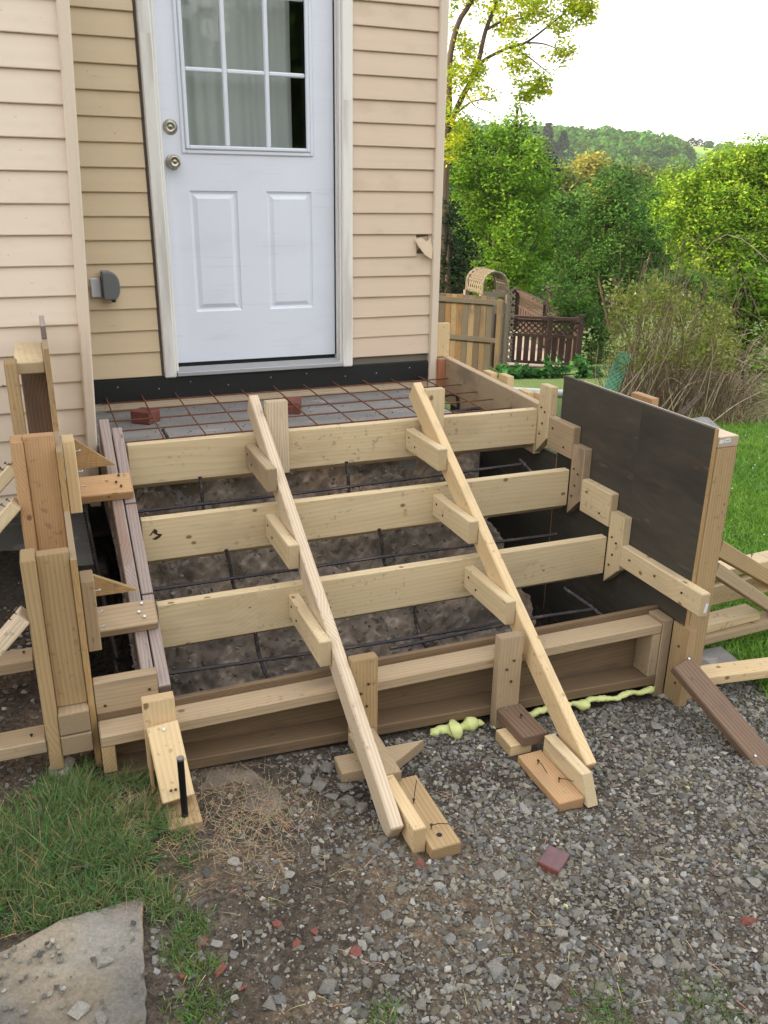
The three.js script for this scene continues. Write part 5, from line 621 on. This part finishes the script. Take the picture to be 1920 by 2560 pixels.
// ---------------------------------------------------------------- fence, arbor, deck, pipe, net
{
  const B = atDist(...C6(735, 312), 15.9), A = atDist(...C6(120, 278), 16.4); A.add(A.clone().sub(B).multiplyScalar(1.6)); A.y = B.y = -.10; const dir = B.clone().sub(A).setY(0), len = dir.length(); dir.normalize(); const nrm = V(-dir.z, 0, dir.x); if (nrm.dot(EYE.clone().sub(A)) < 0) nrm.negate();
  const at = (s, y, n = 0) => A.clone().addScaledVector(dir, s).addScaledVector(nrm, n).setY(y), gy = H(B.x, B.z) - .1;
  const o = thing('wooden_fence', 'weathered plank fence with grey and orange boards beside the deck', 'fence', [A.x, gy, A.z]);
  const mats = [0, 1, 2, 3, 4].map(k => wood(40 + k, [[112, 104, 94], [132, 112, 86], [142, 110, 74], [156, 134, 106], [104, 92, 78]][k], [[72, 64, 56], [92, 72, 52], [98, 70, 42], [112, 88, 64], [62, 52, 44]][k], { contrast: .7, stain: .7, stainCol: [96, 84, 72], W: 512, H: 256 }));
  const n = Math.floor((len - .1) / .116); for (let k = 0; k < n; k++) { const g = lumberGeo(1.5, .11, .018, .003), p = g.attributes.position; for (let i = 0; i < p.count; i++) if (p.getX(i) > .7 && Math.abs(p.getY(i)) > .03) p.setX(i, p.getX(i) - .028); g.computeVertexNormals(); put('fence_board', g, mats[[1, 4, 0, 0, 4, 2, 3, 2, 0, 3, 4, 1, 0][(k + 13 - n % 13) % 13]], o, new THREE.Matrix4().makeBasis(V(0, 1, 0), dir, nrm.clone().negate()).setPosition(at(.06 + k * .116, -.075 - .75 + rr(-.008, .008), 0))); }
  for (const y of [-.20, -.88]) beam('rail', o, [mats[0][0], mats[0][1]], at(0, y, .03), at(len, y, .03), .085, .036, V(0, 1, 0)); beam('post', o, mats[1], at(len, gy, .02), at(len, -.15, .02), .09, .09, dir);
}
{
  const o = thing('arbor', 'weathered lattice arbor arching above the fence end', 'arbor', [...(() => { const b = atDist(...C6(620, 700), 16.8); return [b.x, H(b.x, b.z), b.z]; })()]); const d = 16.9, q = (x, y, dd = 0) => atDist(...C6(x, y), d + dd), AW = wood(50, [140, 128, 112], [86, 76, 66], { contrast: .6, W: 512, H: 256 });
  const arc = (dd, x0, x1, yb, yt) => Array.from({ length: 11 }, (_, i) => { const a = Math.PI * i / 10; return q((x0 + x1) / 2 - Math.cos(a) * (x1 - x0) / 2, yb - Math.pow(Math.sin(a), .6) * (yb - yt), dd); });
  const near = arc(-.35, 572, 792, 262, 66), far = arc(.45, 436, 690, 222, 38);
  for (const a of [near, far]) for (let i = 0; i + 1 < a.length; i++) beam('arch_rib', o, AW, a[i], a[i + 1], .05, .03, V(.5, 0, .86));
  for (let i = 0; i < 10; i++) for (let k = 0; k < 8; k++) { const t = k / 8, t2 = (k + 1) / 8, lo = near[i].clone().lerp(far[i], t), hi = near[i + 1].clone().lerp(far[i + 1], t2), hi2 = near[i + 1].clone().lerp(far[i + 1], Math.max(0, t - .125)); beam('lattice_slat', o, AW, lo, hi, .034, .01, V(0, 1, 0), .001); beam('lattice_slat', o, AW, lo, hi2, .034, .01, V(0, 1, 0), .001); }
  for (const p of [near[0], near[10], far[0], far[10]]) { const b = p.clone(); b.y = H(b.x, b.z) - .1; beam('post', o, AW, b, p, .09, .09, V(1, 0, 0)); }
  beam('cross_rail', o, AW, near[0], near[10], .09, .03, V(0, 1, 0)); for (let k = 0; k < 12; k++) { const y0 = -1.5 + k * .12, p = near[10]; beam('lattice_slat', o, AW, V(p.x - .06, y0, p.z), V(p.x + .12, y0 + .2, p.z + .08), .03, .01, V(0, 1, 0), .001); beam('lattice_slat', o, AW, V(p.x + .12, y0, p.z + .085), V(p.x - .06, y0 + .2, p.z + .012), .03, .01, V(0, 1, 0), .001); }
}
{
  const PB = [PAINTBROWN, PAINTBROWN], A = atDist(...C6(700, 472), 17), B = atDist(...C6(1432, 462), 16.9), yT = -.58; A.y = B.y = 0; const hit = (u, v, y) => atY(...C6(u, v), y), C = hit(880, 228, yT).setY(0), E2 = hit(770, 232, yT).setY(0);
  const o = thing('raised_deck', 'dark brown raised deck with lattice and plank railings', 'deck', [B.x, H(B.x, B.z) - .1, B.z]);
  const side = (P, Q, nb, lat, out) => { const at = (t, y) => P.clone().lerp(Q, t).setY(y), L = P.distanceTo(Q), dirv = Q.clone().sub(P).normalize();
    beam('top_rail', o, PB, at(0, yT), at(1, yT), .05, .11, V(0, 1, 0)); beam('lattice_rail', o, PB, at(0, yT - .07), at(1, yT - .07), .05, .03, V(0, 1, 0)); beam('mid_rail', o, PB, at(0, yT - .34), at(1, yT - .34), .06, .04, V(0, 1, 0)); beam('bottom_rail', o, PB, at(0, yT - .86), at(1, yT - .86), .05, .05, V(0, 1, 0)); beam('skirt_board', o, PB, at(0, yT - 1.06), at(1, yT - 1.06), .22, .04, V(0, 1, 0));
    for (let k = 0; k < nb; k++) { const t = (k + .5) / nb; beam('baluster_plank', o, PB, at(t, yT - .835), at(t, yT - .37), L / nb * .74, .02, dirv); }
    const step = .115, m = Math.floor(L / step); for (let k = -1; k < m; k++) for (const s of [1, -1]) { const t0 = clamp((k * step + (s < 0 ? .22 : 0)) / L), t1 = clamp((k * step + (s < 0 ? 0 : .22)) / L); if (t1 !== t0) beam('lattice_slat', o, PB, at(t0, yT - .31), at(t1, yT - .10), .03, .008, dirv, .001); } };
  side(A, B, 12); side(B, C, 22); side(C, E2, 6);
  for (const P of [B, A, C, E2, A.clone().lerp(B, .64), B.clone().lerp(C, .5)]) { const b = P.clone(); b.y = P === B ? H(P.x, P.z) - .2 : yT - 1.1; const t = P.clone(); t.y = yT + (P === B ? .09 : .04); beam('post', o, PB, b, t, .1, .1, V(1, 0, .6)); }
  const s = new THREE.Shape([A, B, C, E2].map(p => new THREE.Vector2(p.x, -p.z))); put('deck_floor', new THREE.ExtrudeGeometry(s, { depth: .05, bevelEnabled: false }), std(sRGB(186, 170, 158), .8), o, new THREE.Matrix4().makeRotationX(-Math.PI / 2).setPosition(0, yT - 1.0, 0));
}
{ const a = atY(...C6(690, 978), -.62), b = atY(...C6(1330, 1046), -.62); const dv = b.clone().sub(a); a.addScaledVector(dv, -.8); b.addScaledVector(dv, 1.1); const pp = [0, .25, .5, .75, 1].map(t => { const p = a.clone().lerp(b, t); p.y = H(p.x, p.z) + .05; return p; }); tag(put('drain_pipe', tubeGeo(pp, .05, 14, 24), PIPE, scene), 'white plastic pipe lying on the ground behind the forms', 'pipe'); }
{ const a = atDist(1528, 960, 9.0), b = atDist(1560, 885, 9.1); a.add(a.clone().sub(b).multiplyScalar(1.3)); const o = thing('net_roll', 'green plastic netting roll leaning on the brush', 'netting', [a.x, a.y, a.z]); put('core', limb([a, a.clone().lerp(b, .5).add(V(.02, 0, 0)), b], .075, .068, 14), GREENNET, o); const gs = []; for (const s of [1, -1]) for (let k = 0; k < 8; k++) { const pts = []; for (let i = 0; i <= 24; i++) { const t = i / 24, c = a.clone().lerp(b, t).add(V(.02 * Math.sin(t * 3), 0, 0)), an = k / 8 * 6.283 + s * t * 11, r = mix(.08, .072, t); pts.push(c.add(V(Math.cos(an) * r, 0, Math.sin(an) * r))); } gs.push(tubeGeo(pts, .006, 4, 48)); } put('net_cords', mergeGeometries(gs), std(sRGB(140, 196, 160), .6), o); }
tag(put('grey_boulder', uvRock(rockGeo(201, .6, 18)), std(sRGB(150, 150, 150), .9, { map: stoneTex }), scene, (() => { const p = atDist(1752, 1022, 8.0); p.y = H(p.x, p.z) + .08; return new THREE.Matrix4().makeScale(.26, .2, .2).setPosition(p); })()), 'grey boulder at the edge of the lawn below the brush', 'boulder');
tag(put('rotten_log', limb([atDist(1688, 1048, 7.9), atDist(1725, 1015, 8.0), atDist(1756, 982, 8.1)], .035, .022, 8), BARK, scene), 'broken grey-brown log end beside the boulder', 'log');
renderer.render(scene, camera);
